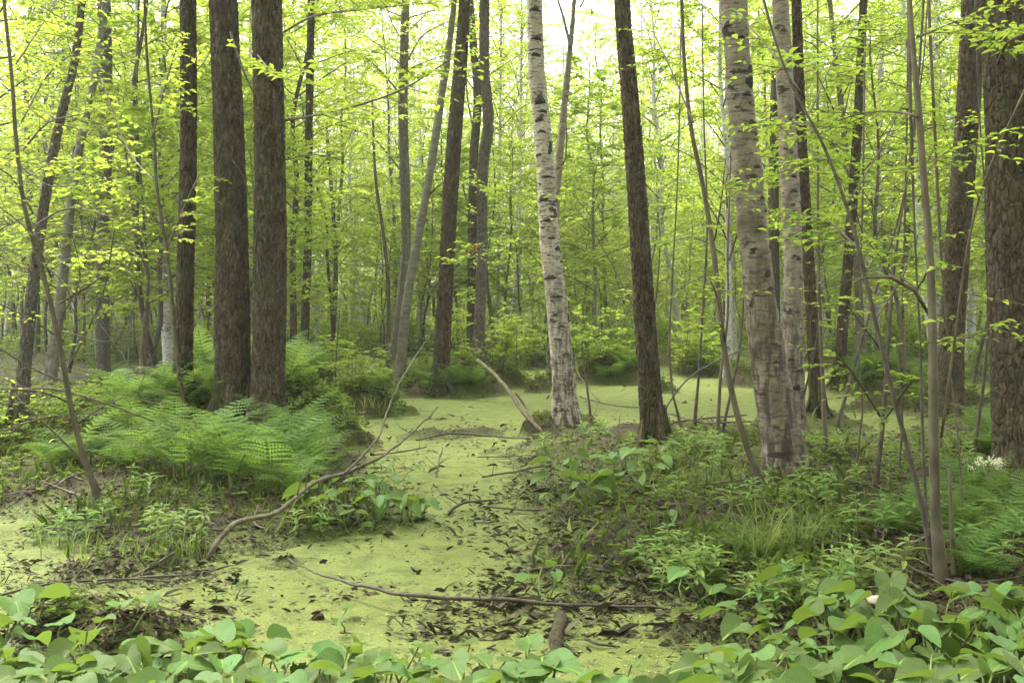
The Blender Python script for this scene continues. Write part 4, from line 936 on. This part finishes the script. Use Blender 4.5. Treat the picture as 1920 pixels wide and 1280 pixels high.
herb_spots += [(x, y, 'in front of the olive sapling foot') for x, y in [(1400, 1140), (1430, 1150), (1450, 1165), (1480, 1130), (1510, 1145), (1560, 1130), (1600, 1110), (1640, 1100), (1660, 1120), (1690, 1090), (1540, 1160), (1580, 1150), (1620, 1125)]]
herb_spots += [(x, y, 'on the left mud bank') for x, y in [(300, 1010), (320, 1020), (345, 1015), (280, 1030), (330, 1000), (130, 1005), (160, 1010), (190, 1000), (110, 1025), (370, 1030), (260, 940), (280, 930), (70, 1015), (600, 1010), (560, 1005)]]
herb_spots += [(x, y, 'around the foot of the old birch') for x, y in [(1500, 925), (1520, 940), (1540, 930), (1475, 945), (1360, 955), (1400, 965), (1330, 860), (1310, 850), (1345, 870), (1560, 960), (1590, 1000), (1610, 1020)]]
herb_spots += [(x, y, 'beside the white birch foot') for x, y in [(1020, 850), (1090, 820), (1110, 830), (1125, 815), (1140, 835), (1180, 845), (1270, 830)]]
herb_spots += [(x, y, 'at the far right bank') for x, y in [(1820, 1010), (1850, 1040), (1880, 1000), (1900, 1060), (1840, 1075), (1870, 1090), (1910, 1020)]]
herb_spots += [(x, y, 'on the mossy tussock') for x, y in [(650, 760), (665, 745), (685, 740), (700, 745), (720, 755), (735, 770), (745, 785), (640, 780)]]
for _ in range(18): herb_spots.append((rng.uniform(1540, 1910), rng.uniform(850, 1075), 'in the right bank brush'))
for _ in range(14): herb_spots.append((rng.uniform(1060, 1500), rng.uniform(830, 990), 'scattered on the right bank litter'))
cnt = {}
for px, py, wh in sorted(herb_spots):
    x, d, z = ground_px(px, py); cnt[wh] = cnt.get(wh, 0) + 1; h = rng.uniform(.13, .28); z = max(H(x, d), -.02)
    root = empty('marsh_herb', (x, d, z), 'small upright herb %s, %s from the left' % (wh, ordw(cnt[wh])), 'herb', 'small herbs', rng.uniform(0, 6.28))
    lx, ly = rng.normal(0, .12, 2); rt = (ly, lx, 0)
    st = link('stem', HSTEM, root, (0, 0, 0), rt, (1, 1, h)); up = st.rotation_euler.to_matrix() @ Vector((0, 0, 1))
    for k in range(5):
        f = (.25, .45, .65, .85, 1.)[k]; link('leaf_whorl', WH[rng.randint(5)], root, up * h * f, (rt[0], rt[1], rng.uniform(0, 6.28)), float((.9, 1.1, 1.15, .95, .65)[k] * rng.uniform(.8, 1.15)))
def tuft_mesh(seed, n=90, L=.38, spread=.09, lay=1.):
    r = np.random.RandomState(seed); mb = MB(); V = []; F = []
    for k in range(n):
        a = r.uniform(0, 6.28); b = np.array([r.normal(0, spread * .5), r.normal(0, spread * .5), -.02]); l = L * r.uniform(.5, 1.25); o = lay * r.uniform(.2, .9); w = r.uniform(.002, .004)
        s = np.linspace(0, 1, 5); dx = o * l * s ** 1.8; dz = l * (s - .55 * o * s ** 2.4)
        c = np.stack([b[0] + np.cos(a) * dx, b[1] + np.sin(a) * dx, b[2] + dz], 1); sd = np.array([-math.sin(a), math.cos(a), .0]); ww = w * (1 - s ** 2 * .9)
        i0 = len(V); V += list(c + sd * ww[:, None]) + list(c - sd * ww[:, None]); F += [[i0 + q, i0 + q + 1, i0 + 6 + q, i0 + 5 + q] for q in range(4)]
    mb.add(np.array(V), [np.array(F)]); return mb.mesh('blade_tuft', M['grass'], False)
TF = [tuft_mesh(1, 60, .36, .12, 1.4), tuft_mesh(2, 45, .28, .14, 1.3), tuft_mesh(3, 75, .45, .1, 1.3), tuft_mesh(4, 40, .18, .17, 1.1)]
cnt = {}
for px, py, k, s, wh in [(1425, 1055, 2, 1.05, 'on the mossy ridge right of the pond'), (1400, 1050, 0, 1., 'on the mossy ridge right of the pond'), (1460, 1040, 0, 1., 'on the mossy ridge right of the pond'), (1500, 1030, 2, .9, 'on the mossy ridge right of the pond'), (1530, 1010, 0, .9, 'on the mossy ridge right of the pond'), (1560, 1020, 1, .9, 'on the mossy ridge right of the pond'),
                         (1290, 905, 1, .8, 'left of the old birch foot'), (1320, 900, 3, 1.1, 'left of the old birch foot'), (1350, 915, 1, .8, 'left of the old birch foot'), (1270, 920, 3, 1., 'left of the old birch foot'), (1380, 905, 3, 1., 'left of the old birch foot'),
                         (310, 1035, 3, 1.1, 'on the left mud bank'), (340, 1040, 1, .7, 'on the left mud bank'), (270, 1040, 3, 1., 'on the left mud bank'), (150, 1030, 3, 1.2, 'on the left mud bank'), (90, 1020, 1, .8, 'on the left mud bank'), (370, 1045, 3, 1., 'on the left mud bank'),
                         (980, 690, 2, 1.3, 'on the far pond edge beyond the pale poles'), (1030, 850, 1, .8, 'beside the pale poles foot'), (640, 785, 1, 1., 'on the mossy tussock'), (720, 780, 1, 1., 'on the mossy tussock'), (690, 765, 3, 1.4, 'on the mossy tussock'), (1670, 735, 2, 1., 'on the far right bank'), (1300, 695, 1, 1.2, 'on the round moss hummock')]:
    x, d, z = ground_px(px, py); cnt[wh] = cnt.get(wh, 0) + 1
    root = empty('sedge_tuft', (x, d, H(x, d)), 'tuft of arching sedge blades %s, number %s placed' % (wh, cnt[wh]), 'sedge', 'sedge tufts', rng.uniform(0, 6.28), s)
    root['label'] = 'arching sedge tuft %s, the %s' % (wh, ordw(cnt[wh])); link('blade_tuft', TF[k], root)
# the cream umbel by the big trunk
x, d, z = ground_px(1895, 1010); um = empty('umbel_flower', (x, d, H(x, d)), 'cream white umbel flower on a green stem at the right edge', 'flower')
top = at_depth(1852, 872, d) - Vector((x, d, H(x, d))); mb = MB(); fl = MB(); r = np.random.RandomState(3)
pth = smooth_path(np.array([[0, 0, -.05, .005], [top.x * .3, .0, top.z * .55, .004], [top.x, top.y, top.z - .09, .003]]), .04); tube(mb, pth[:, :3], pth[:, 3], 6)
e = pth[-1][:3]
for k in range(26):
    a = r.uniform(0, 6.28); q = math.sqrt(r.uniform(0, 1)) * .1; p = e + np.array([math.cos(a) * q, math.sin(a) * q, .1 + .045 * (1 - (q / .1) ** 2) - .05 * r.uniform(0, 1)])
    tube(mb, np.array([e, p]), [.0015, .001], 4, cap=False)
    m = 16; D = r.normal(0, 1, (m, 3)); D[:, 2] = abs(D[:, 2]); D = nrm(D)
    leaf_cards(fl, p + D * .013 + r.normal(0, .006, (m, 3)), D + r.normal(0, .5, (m, 3)), D, np.full(m, .009), np.full(m, .009), False, .1, .1)
mb.build('stem', M['arum_stalk'], um); fl.build('flower_head', M['flower'], um, smooth=False)
lv = MB(); A = np.array([pth[int(len(pth) * .5)][:3]] * 2 + [pth[int(len(pth) * .3)][:3]]); leaf_cards(lv, A, [(-1, -.2, .25), (.6, -.6, .2), (-.7, -.6, .1)], [(0, 0, 1)] * 3, [.2, .18, .2], [.04, .035, .04], True); lv.build('leaf', M['herb'], um, smooth=False)

# ------------------------------------------------------------------ fallen wood
rng = np.random.RandomState(17)
def stick(name, label, pts, mat, lift=None, sides=9, forks=(), group=None, cat='branch', twigs=0, wob=.012):
    """pts: (px, py, width px, height above water); each point lies where that height is seen at that pixel"""
    P = []
    for x, y, w, z in pts:
        X0, d = unproj(x, y, z); P.append([X0, d, z, w * .29 / FPX * d])
    P = np.array(P); base = P[0][:3].copy(); base[2] = min(base[2], P[:, 2].min()); P[:, :3] -= base
    def noisy(path, sd):
        s = np.arange(len(path)) * .35; path[:, 0] += wob * fbm(s, s * 0 + sd, 3, 3); path[:, 2] += wob * fbm(s, s * 0 + sd + 9, 5, 3); return path
    path = noisy(smooth_path(P, .05), rng.uniform(0, 50)); mb = MB()
    dsp = lambda th, s, rr: rr * .22 * fbm(np.cos(th) * 1.5 + 4, s * 9 + np.sin(th) * 1.5, 6, 3)
    tube(mb, path[:, :3], path[:, 3], sides, dsp)
    for _ in range(twigs):
        k = rng.randint(1, len(path) - 1); p = path[k][:3]; l = rng.uniform(.06, .3); v = rng.normal(0, 1, 3); v[2] = abs(v[2]) * .6; v = nrm(v)
        q = np.array([p, p + v * l * .5 + rng.normal(0, .01, 3), p + v * l]); tube(mb, q, [path[k][3] * .4, path[k][3] * .28, .001], 5)
    o = mb.build(name, M[mat], None, tuple(base)); tag(o, label, cat, group)
    for f in forks:
        Q = []
        for x, y, w, z in f: X0, d = unproj(x, y, z); Q.append([X0 - base[0], d - base[1], z - base[2], w * .29 / FPX * d])
        fp = noisy(smooth_path(np.array(Q), .05), 3.); m2 = MB(); tube(m2, fp[:, :3], fp[:, 3], 7, dsp); m2.build('side_branch', M[mat], o)
    return o
stick('fallen_branch', 'long pale forked branch rising from the left bank over the water', [(388, 1052, 15, .0), (402, 1026, 16, .08), (432, 988, 18, .16), (470, 972, 16, .2), (520, 958, 15, .24), (590, 906, 14, .36), (650, 886, 12, .42), (720, 852, 9, .52), (790, 796, 6, .66), (822, 762, 4, .74)], 'dead_wood',
      forks=[[(645, 888, 9, .42), (705, 825, 7, .58), (730, 760, 6, .74), (765, 690, 4, .95), (812, 620, 2, 1.12)]], twigs=4)
stick('floating_branch', 'long brown slimy branch lying across the front duckweed', [(535, 1046, 5, .03), (600, 1076, 7, .07), (680, 1098, 10, .09), (760, 1114, 13, .1), (860, 1120, 13, .08), (960, 1124, 14, .07), (1060, 1132, 12, .04), (1140, 1134, 10, .03), (1230, 1138, 8, .02), (1300, 1146, 5, .02)], 'wet_wood', twigs=7)
stick('broken_pole', 'pale broken pole leaning left, the longer of two', [(1012, 808, 11, .1), (978, 768, 13, .32), (940, 715, 12, .62), (895, 674, 11, .86)], 'dead_wood')
stick('broken_pole', 'pale broken pole leaning left, the shorter of two', [(1018, 812, 8, .08), (1000, 790, 9, .2), (985, 762, 8, .35), (966, 735, 7, .52)], 'dead_wood')
stick('log', 'short stub of algae covered log poking from front duckweed', [(1038, 1232, 46, -.03), (1044, 1205, 46, .01), (1047, 1180, 44, .02), (1051, 1155, 44, .0)], 'wet_log' if 'wet_log' in M else 'stem', cat='log', sides=16, wob=.02)
stick('dark_branch', 'dark forked twig from the left edge across the water', [(-20, 1118, 9, .12), (60, 1102, 9, .12), (135, 1090, 9, .12), (230, 1086, 7, .1), (320, 1092, 4, .06)], 'wet_wood', twigs=10, forks=[[(138, 1090, 6, .12), (175, 1035, 5, .25), (200, 1000, 4, .34), (222, 945, 2, .5)], [(135, 1090, 5, .12), (190, 1125, 4, .06), (240, 1150, 3, .02)]])
K = [
    ('dark broken stick on the left mud, below the pale branch', [(250, 1080, 11, .03), (290, 1060, 10, .06), (330, 1035, 9, .1)], 'wet_wood'),
    ('reddish twig lying over the lower left duckweed', [(290, 1135, 5, .05), (340, 1148, 6, .04), (385, 1165, 6, .03)], 'dead_wood'),
    ('thin twig standing slanted at the left bank edge', [(250, 1050, 4, .04), (300, 985, 4, .1), (330, 915, 3, .3)], 'dead_wood'),
    ('brown root stick on the left mud beside the water', [(180, 1095, 8, .03), (260, 1082, 9, .05), (340, 1078, 8, .05), (430, 1060, 6, .03)], 'wet_wood'),
    ('dark arched stick in the duckweed middle', [(838, 968, 9, -.01), (852, 950, 10, .06), (880, 940, 9, .08), (930, 938, 6, .04)], 'wet_wood'),
    ('long thin stick lying towards the right bank clump', [(905, 950, 6, .02), (985, 955, 7, .03), (1060, 952, 7, .04), (1120, 945, 5, .05)], 'wet_wood'),
    ('thin pale stick pointing at the right bank from the channel', [(895, 856, 4, .05), (960, 855, 4, .07), (1030, 853, 4, .1)], 'dead_wood'),
    ('short broken stick at the right bank corner', [(905, 895, 6, .02), (960, 884, 7, .05), (1025, 872, 6, .1)], 'dead_wood'),
    ('dark twig upright in the channel', [(818, 900, 5, -.02), (822, 870, 5, .1), (830, 840, 3, .22)], 'wet_wood'),
    ('muddy stick among the debris row across the channel', [(780, 825, 6, .05), (850, 812, 7, .08), (930, 818, 6, .06), (990, 822, 5, .08)], 'wet_wood'),
    ('curved stick floating behind the debris row', [(700, 852, 5, .02), (760, 845, 5, .04), (800, 838, 4, .02)], 'wet_wood'),
    ('pale stick lying left of the old birch foot', [(1300, 908, 5, .22), (1350, 903, 7, .24), (1400, 898, 8, .24), (1424, 900, 6, .22)], 'dead_wood'),
    ('long bleached stick right of the old birch foot', [(1555, 875, 8, .24), (1580, 895, 8, .22), (1620, 905, 7, .22), (1660, 925, 6, .22)], 'dead_wood'),
    ('long pale stick lying in litter behind the sedge', [(1590, 920, 6, .26), (1640, 928, 6, .26), (1720, 932, 5, .26), (1790, 940, 4, .26)], 'dead_wood'),
    ('grey root like branch above the sedge ridge', [(1545, 950, 8, .2), (1600, 948, 9, .22), (1680, 950, 9, .23), (1700, 960, 6, .2)], 'dead_wood'),
    ('brown branch on the ground before the olive sapling', [(1560, 1120, 10, .1), (1600, 1114, 13, .12), (1650, 1113, 13, .12), (1720, 1122, 9, .1)], 'wet_wood'),
    ('thin reddish twig left of the olive sapling foot', [(1560, 1085, 5, .12), (1620, 1080, 5, .14), (1680, 1065, 5, .16)], 'dead_wood'),
    ('bleached crooked twig beside the olive sapling', [(1720, 915, 4, .5), (1735, 935, 4, .42), (1770, 950, 3, .38)], 'dead_wood'),
    ('dark stick slanting on the mud below the right clump', [(1300, 1000, 7, .1), (1340, 965, 6, .16), (1365, 950, 5, .2)], 'wet_wood'),
    ('mossy dark stick along the right water edge', [(1180, 1000, 9, .06), (1260, 1010, 10, .1), (1340, 1012, 9, .12)], 'wet_wood'),
    ('dark stick half sunk right of the log stub', [(1095, 1195, 8, .03), (1120, 1207, 9, .02), (1160, 1212, 5, .0)], 'wet_wood'),
    ('thin twig crossing water behind the reddish trunk', [(1090, 745, 5, .12), (1150, 760, 4, .1), (1210, 765, 4, .1)], 'dead_wood'),
    ('fallen pole lying behind the thin stems on the far side', [(1245, 795, 6, .16), (1310, 785, 7, .2), (1400, 778, 6, .24)], 'wet_wood'),
    ('second fallen pole behind the thin stems', [(1250, 775, 5, .2), (1320, 792, 6, .2), (1410, 790, 5, .22)], 'wet_wood'),
    ('crooked pale twig right of the white birch', [(1095, 800, 4, .1), (1120, 755, 4, .3), (1085, 700, 3, .6), (1078, 660, 2, .8)], 'dead_wood'),
    ('dark curved branch hanging beside the olive sapling', [(1742, 590, 6, 1.5), (1715, 545, 8, 1.62), (1670, 520, 7, 1.68), (1625, 520, 5, 1.68)], 'wet_wood'),
    ('pale fallen pole at the foot of the dark thick trunk', [(1750, 790, 6, .3), (1790, 810, 7, .26), (1825, 830, 6, .22)], 'dead_wood'),
    ('thin pale twig crossing the left bank at mid height', [(-10, 735, 4, .95), (90, 728, 5, 1.), (180, 750, 4, .95), (290, 790, 3, .85)], 'dead_wood'),
    ('thin grey twig slanting down the left bank', [(20, 735, 4, .9), (80, 790, 4, .75), (150, 860, 4, .5), (190, 920, 3, .3)], 'dead_wood'),
]
for lab, p, mt in K[:25] + K[26:27]: stick('fallen_stick', lab, p, mt, group='sticks lying about the swamp', twigs=3, cat='stick')
for lab, p, mt in K[25:26] + K[27:]:
    T = tT if 'olive' in lab else tA3; branch(T, [(a, b, c) for a, b, c, _ in p], mt, twigs=5)
for k in range(130):                                                   # brushwood on the banks, each its own stick
    while True:
        px, py = (rng.uniform(1000, 1900), rng.uniform(800, 1110)) if k % 5 else (rng.uniform(20, 800), rng.uniform(880, 1060))
        x, d, z = ground_px(px, py)
        if H(x, d) > .03: break
    a = rng.uniform(0, 6.28); L = rng.uniform(.15, .6); e = np.array([x + math.cos(a) * L, d + math.sin(a) * L]); r0 = rng.uniform(.004, .009)
    m_ = np.array([(x + e[0]) / 2 + rng.normal(0, .03), (d + e[1]) / 2 + rng.normal(0, .03)])
    pts = np.array([[0, 0, 0, r0], [m_[0] - x, m_[1] - d, max(H(*m_), 0) - z + .02, r0 * .9], [e[0] - x, e[1] - d, max(H(*e), 0) - z + rng.uniform(.01, .08), r0 * .5]])
    mb = MB(); pth = smooth_path(pts, .05); tube(mb, pth[:, :3], pth[:, 3], 6)
    tag(mb.build('twig', M['dead_wood' if k % 2 else 'twig'], None, (x, d, z + .006)), 'short dry litter twig, %s' % near_phrase(px, counts, 'twig'), 'twig', 'dry twigs in the litter')

# hanging dead leaves, orange sprig, bark chip
def leaf_clump(name, label, px, py, d, n, L, mat, cat, T):
    v = at_depth(px, py, d); r = np.random.RandomState(int(px)); mb = MB(); P = r.normal(0, L * .5, (n, 3)); D = r.normal(0, .5, (n, 3)) + [0, 0, -.9]
    leaf_cards(mb, P, D, r.normal(0, 1, (n, 3)), L * r.uniform(.6, 1.3, n), L * .45 * r.uniform(.7, 1.3, n), True, .35, .3)
    o = mb.build('withered_leaf_clump' if mat == 'dead_leaf' else 'leaf_sprig', M[mat], T['root'], tuple(v - T['root'].location), smooth=False); o['label'] = label
for px, py, n in ((66, 486, 12), (150, 545, 5), (275, 655, 7)): leaf_clump('', 'dark withered hanging leaves', px, py, tA3['d'] - .1 if px < 200 else tG['d'], n, .06, 'dead_leaf', '', tA3 if px < 200 else tG)
leaf_clump('', 'orange turning leaves', 885, 462, tJ['d'] - 1.6, 9, .1, 'orange_leaf', '', tJ)
x, d, z = ground_px(1645, 1205); mb = MB(); u = np.linspace(-1.1, 1.1, 9); V = []
for q in np.linspace(-1, 1, 7):
    for a in u: V.append((q * .05 + .006 * math.sin(a * 5), math.sin(a) * .036 * (1 - .35 * q * q), math.cos(a) * .04 * (1 - .35 * q * q) + .012 * q))
i = np.arange(6)[:, None] * 9; j = np.arange(8)[None]; mb.add(np.array(V), [np.stack([i + j, i + j + 1, i + 10 + j, i + 9 + j], -1).reshape(-1, 4)])
o = mb.build('bark_chip', M['bark_chip'], None, (x, d, z + .16)); o.rotation_euler = (.2, .25, -.5); tag(o, 'curled white piece of birch bark lying in the right leaf mat', 'bark')
sm = o.modifiers.new('thick', 'SOLIDIFY'); sm.thickness = .004

# ------------------------------------------------------------------ what nobody could count
rng = np.random.RandomState(8)
def scatter(n, x0, x1, y0, y1, lo, hi, clump=None):
    px = rng.uniform(x0, x1, n); t = rng.uniform(0, 1, n)
    d = 1 / (t / (FPX * CAMZ / (y0 - HOR)) + (1 - t) / (FPX * CAMZ / (y1 - HOR))); x = (px - XC) / FPX * d
    h = height(x, d); k = (h > lo) & (h < hi)
    if clump is not None: k &= clump(x, d)
    return x[k], d[k], h[k]
# drowned leaves and crusts standing out of the duckweed
mb = MB()
for dens, (x0, x1, y0, y1), s in ((9000, (-60, 1980, 700, 1270), 1.), (13000, (640, 1330, 780, 1200), 1.), (7000, (900, 1360, 880, 1150), 1.), (4000, (0, 460, 1050, 1260), 1.)):
    x, d, h = scatter(dens, x0, x1, y0, y1, -.35, .06, lambda x, d: fbm(x * 2.2, d * 1.3, 50, 4) > rng.uniform(-.25, .55, len(x)))
    n = len(x); a = rng.normal(0, .55, n) + np.where(rng.uniform(0, 1, n) < .5, 0, math.pi); L = rng.gamma(1.4, .019, n) * (.75 + d * .03) + .01
    up = rng.beta(1, 5, n) * 1.3; D = np.stack([np.cos(a) * np.cos(up), np.sin(a) * np.cos(up) * .6, np.sin(up)], 1)
    N = np.stack([rng.normal(0, .45, n), rng.normal(0, .45, n), np.ones(n)], 1)
    leaf_cards(mb, np.stack([x, d, np.maximum(h, -.002)], 1), D, N, L, L * rng.uniform(.12, .5, n), True, rng.uniform(-.2, .6, (n, 1)), rng.uniform(-.35, .3, (n, 1)))
x, d, h = scatter(150, 500, 1300, 800, 1160, -.35, .04); n = len(x); a = rng.uniform(0, 6.28, n); up = rng.uniform(-.1, .7, n); L = rng.uniform(.03, .075, n)
leaf_cards(mb, np.stack([x, d, np.maximum(h, 0) - .012], 1), np.stack([np.cos(a) * np.cos(up), np.sin(a) * np.cos(up), np.sin(up)], 1), rng.normal(0, 1, (n, 3)), L, L * rng.uniform(.3, .8, n), True, rng.uniform(.2, .9, (n, 1)), rng.uniform(-.5, .4, (n, 1)))
tag(mb.build('drowned_leaves', M['debris'], None, smooth=False), 'black drowned leaves and crusts scattered over the duckweed', 'leaf debris', kind='stuff')
mb = MB(); x, d, h = scatter(500, 0, 1400, 860, 1270, -.35, .0); n = len(x); a = rng.uniform(0, 6.28, n)
leaf_cards(mb, np.stack([x, d, np.full(n, .004)], 1), np.stack([np.cos(a), np.sin(a), 0 * a], 1), np.tile([0, 0, 1.], (n, 1)), rng.uniform(.006, .018, n), rng.uniform(.005, .012, n))
tag(mb.build('fallen_petals', M['seed'], None, smooth=False), 'tiny pale yellow flakes floating on the duckweed', 'flakes', kind='stuff')
mb = MB()
x, d, h = scatter(26000, -80, 2000, 690, 1280, .02, 2.); n = len(x); a = rng.uniform(0, 6.28, n); e = rng.normal(.15, .3, n); L = rng.uniform(.025, .07, n) * (.8 + d * .02)
leaf_cards(mb, np.stack([x, d, h + .006], 1), np.stack([np.cos(a) * np.cos(e), np.sin(a) * np.cos(e), np.sin(e)], 1), np.array([0, 0, 1.]) + rng.normal(0, .4, (n, 3)), L, L * rng.uniform(.3, .65, n), False, .3, .2)
tag(mb.build('leaf_litter', M['litter'], None, smooth=False), 'brown dead leaf litter covering the banks', 'leaf litter', kind='stuff')
mb = MB()
x, d, h = scatter(22000, -80, 2000, 660, 1200, .05, 2., lambda x, d: fbm(x * 1.1, d * .9, 60, 4) > rng.uniform(-.2, .35, len(x))); n = len(x); m = 4
a = rng.uniform(0, 6.28, (n, m)); e = rng.uniform(0, .7, (n, m)); L = np.repeat((rng.uniform(.02, .05, n) * (.8 + d * .035))[:, None], m, 1)
D = np.stack([np.cos(a) * np.cos(e), np.sin(a) * np.cos(e), np.sin(e)], -1).reshape(-1, 3); P = np.repeat(np.stack([x, d, h + rng.uniform(.01, .09, n)], 1), m, 0)
leaf_cards(mb, P, D, np.array([0, 0, 1.]) + rng.normal(0, .3, D.shape), L.ravel(), L.ravel() * .55)
for a, b, r, hh in HUM:
    if hh < .2: continue
    n = int(900 * r * r); q = r * 1.0 * np.sqrt(rng.uniform(0, 1, n)); t = rng.uniform(0, 6.28, n); x = a + q * np.cos(t); d = b + q * np.sin(t); h = height(x, d)
    k = h > .1; x, d, h = x[k], d[k], h[k]; n = len(x); m = 6; a_ = rng.uniform(0, 6.28, (n, m)); e = rng.uniform(0, .9, (n, m)); L = np.repeat(rng.uniform(.03, .065, n)[:, None], m, 1)
    D = np.stack([np.cos(a_) * np.cos(e), np.sin(a_) * np.cos(e), np.sin(e)], -1).reshape(-1, 3); P = np.repeat(np.stack([x, d, h + rng.uniform(.01, .2, n)], 1), m, 0)
    leaf_cards(mb, P, D, np.array([0, 0, 1.]) + rng.normal(0, .35, D.shape), L.ravel(), L.ravel() * .5)
x, d, h = scatter(9000, -80, 2000, 612, 680, .03, 3.); n = len(x); m = 5
a = rng.uniform(0, 6.28, (n, m)); e = rng.uniform(0, .9, (n, m)); L = np.repeat((rng.uniform(.08, .2, n))[:, None], m, 1)
D = np.stack([np.cos(a) * np.cos(e), np.sin(a) * np.cos(e), np.sin(e)], -1).reshape(-1, 3); P = np.repeat(np.stack([x, d, h + rng.uniform(.05, .7, n) * rng.uniform(0, 1, n)], 1), m, 0)
leaf_cards(mb, P, D, np.array([0, 0, 1.]) + rng.normal(0, .3, D.shape), L.ravel(), L.ravel() * .6)
for q, (x0_, x1_, y0_, y1_) in ((1500, (1000, 1950, 800, 1130)), (2400, (-40, 800, 860, 1080)), (1200, (1200, 1620, 880, 1060))):
    x, d, h = scatter(q, x0_, x1_, y0_, y1_, .04, 2., lambda x, d: fbm(x * 1.4, d * 1.4, 90, 3) > rng.uniform(-.3, .4, len(x))); n = len(x)
    D = np.array([0, 0, 1.]) + rng.normal(0, .45, (n, 3)); L = rng.uniform(.05, .2, n)
    leaf_cards(mb, np.stack([x, d, h - .005], 1), D, rng.normal(0, 1, (n, 3)), L, rng.uniform(.004, .008, n), False, .1, .35)
tag(mb.build('ground_cover', M['cover'], None, smooth=False), 'low green seedlings and creeping leaves on the swamp floor', 'ground cover', kind='stuff')
mb = MB()
x, d, h = scatter(60000, -80, 2000, 690, 1240, .03, 2., lambda x, d: fbm(x * 1.1 + 7, d * 1.1, 33, 4) > .02); n = len(x)
D = np.array([0, 0, 1.]) + rng.normal(0, .55, (n, 3)); L = rng.uniform(.012, .03, n) * (.7 + d * .05)
leaf_cards(mb, np.stack([x, d, h - .003], 1), D, rng.normal(0, 1, (n, 3)), L, L * .4)
for a, b, r, hh in HUM:
    if hh < .15: continue
    n = int(5000 * r * r); q = r * 1.15 * np.sqrt(rng.uniform(0, 1, n)); t = rng.uniform(0, 6.28, n); x = a + q * np.cos(t); d = b + q * np.sin(t); h = height(x, d)
    k = (h > .04) & (fbm(x * 2.5, d * 2.5, 71, 3) > -.15); x, d, h = x[k], d[k], h[k]; n = len(x)
    D = np.array([0, 0, 1.]) + rng.normal(0, .6, (n, 3)); L = rng.uniform(.03, .07, n)
    leaf_cards(mb, np.stack([x, d, h - .003], 1), D, rng.normal(0, 1, (n, 3)), L, L * .35)
tag(mb.build('moss', M['moss'], None, smooth=False), 'olive green moss cushions on the hummocks and banks', 'moss', kind='stuff')

# ------------------------------------------------------------------ moist air between the trunks
mb = MB(); x0, x1, y0, y1, z0, z1 = -325, 325, -35, 415, -2.5, 26
mb.add([(x0, y0, z0), (x1, y0, z0), (x1, y1, z0), (x0, y1, z0), (x0, y0, z1), (x1, y0, z1), (x1, y1, z1), (x0, y1, z1)], [np.array([[0, 3, 2, 1], [4, 5, 6, 7], [0, 1, 5, 4], [1, 2, 6, 5], [2, 3, 7, 6], [3, 0, 4, 7]])])
hm, nt = new_mat('moist_air'); pv = nt.nodes.new('ShaderNodeVolumePrincipled'); pv.inputs['Density'].default_value = HAZE; pv.inputs['Color'].default_value = (.95, .97, .9, 1); pv.inputs['Anisotropy'].default_value = .3
oo = nt.nodes.new('ShaderNodeOutputMaterial'); nt.links.new(pv.outputs[0], oo.inputs['Volume'])
tag(mb.build('haze', hm, None, smooth=False), 'thin moist haze hanging between the trunks', kind='stuff')
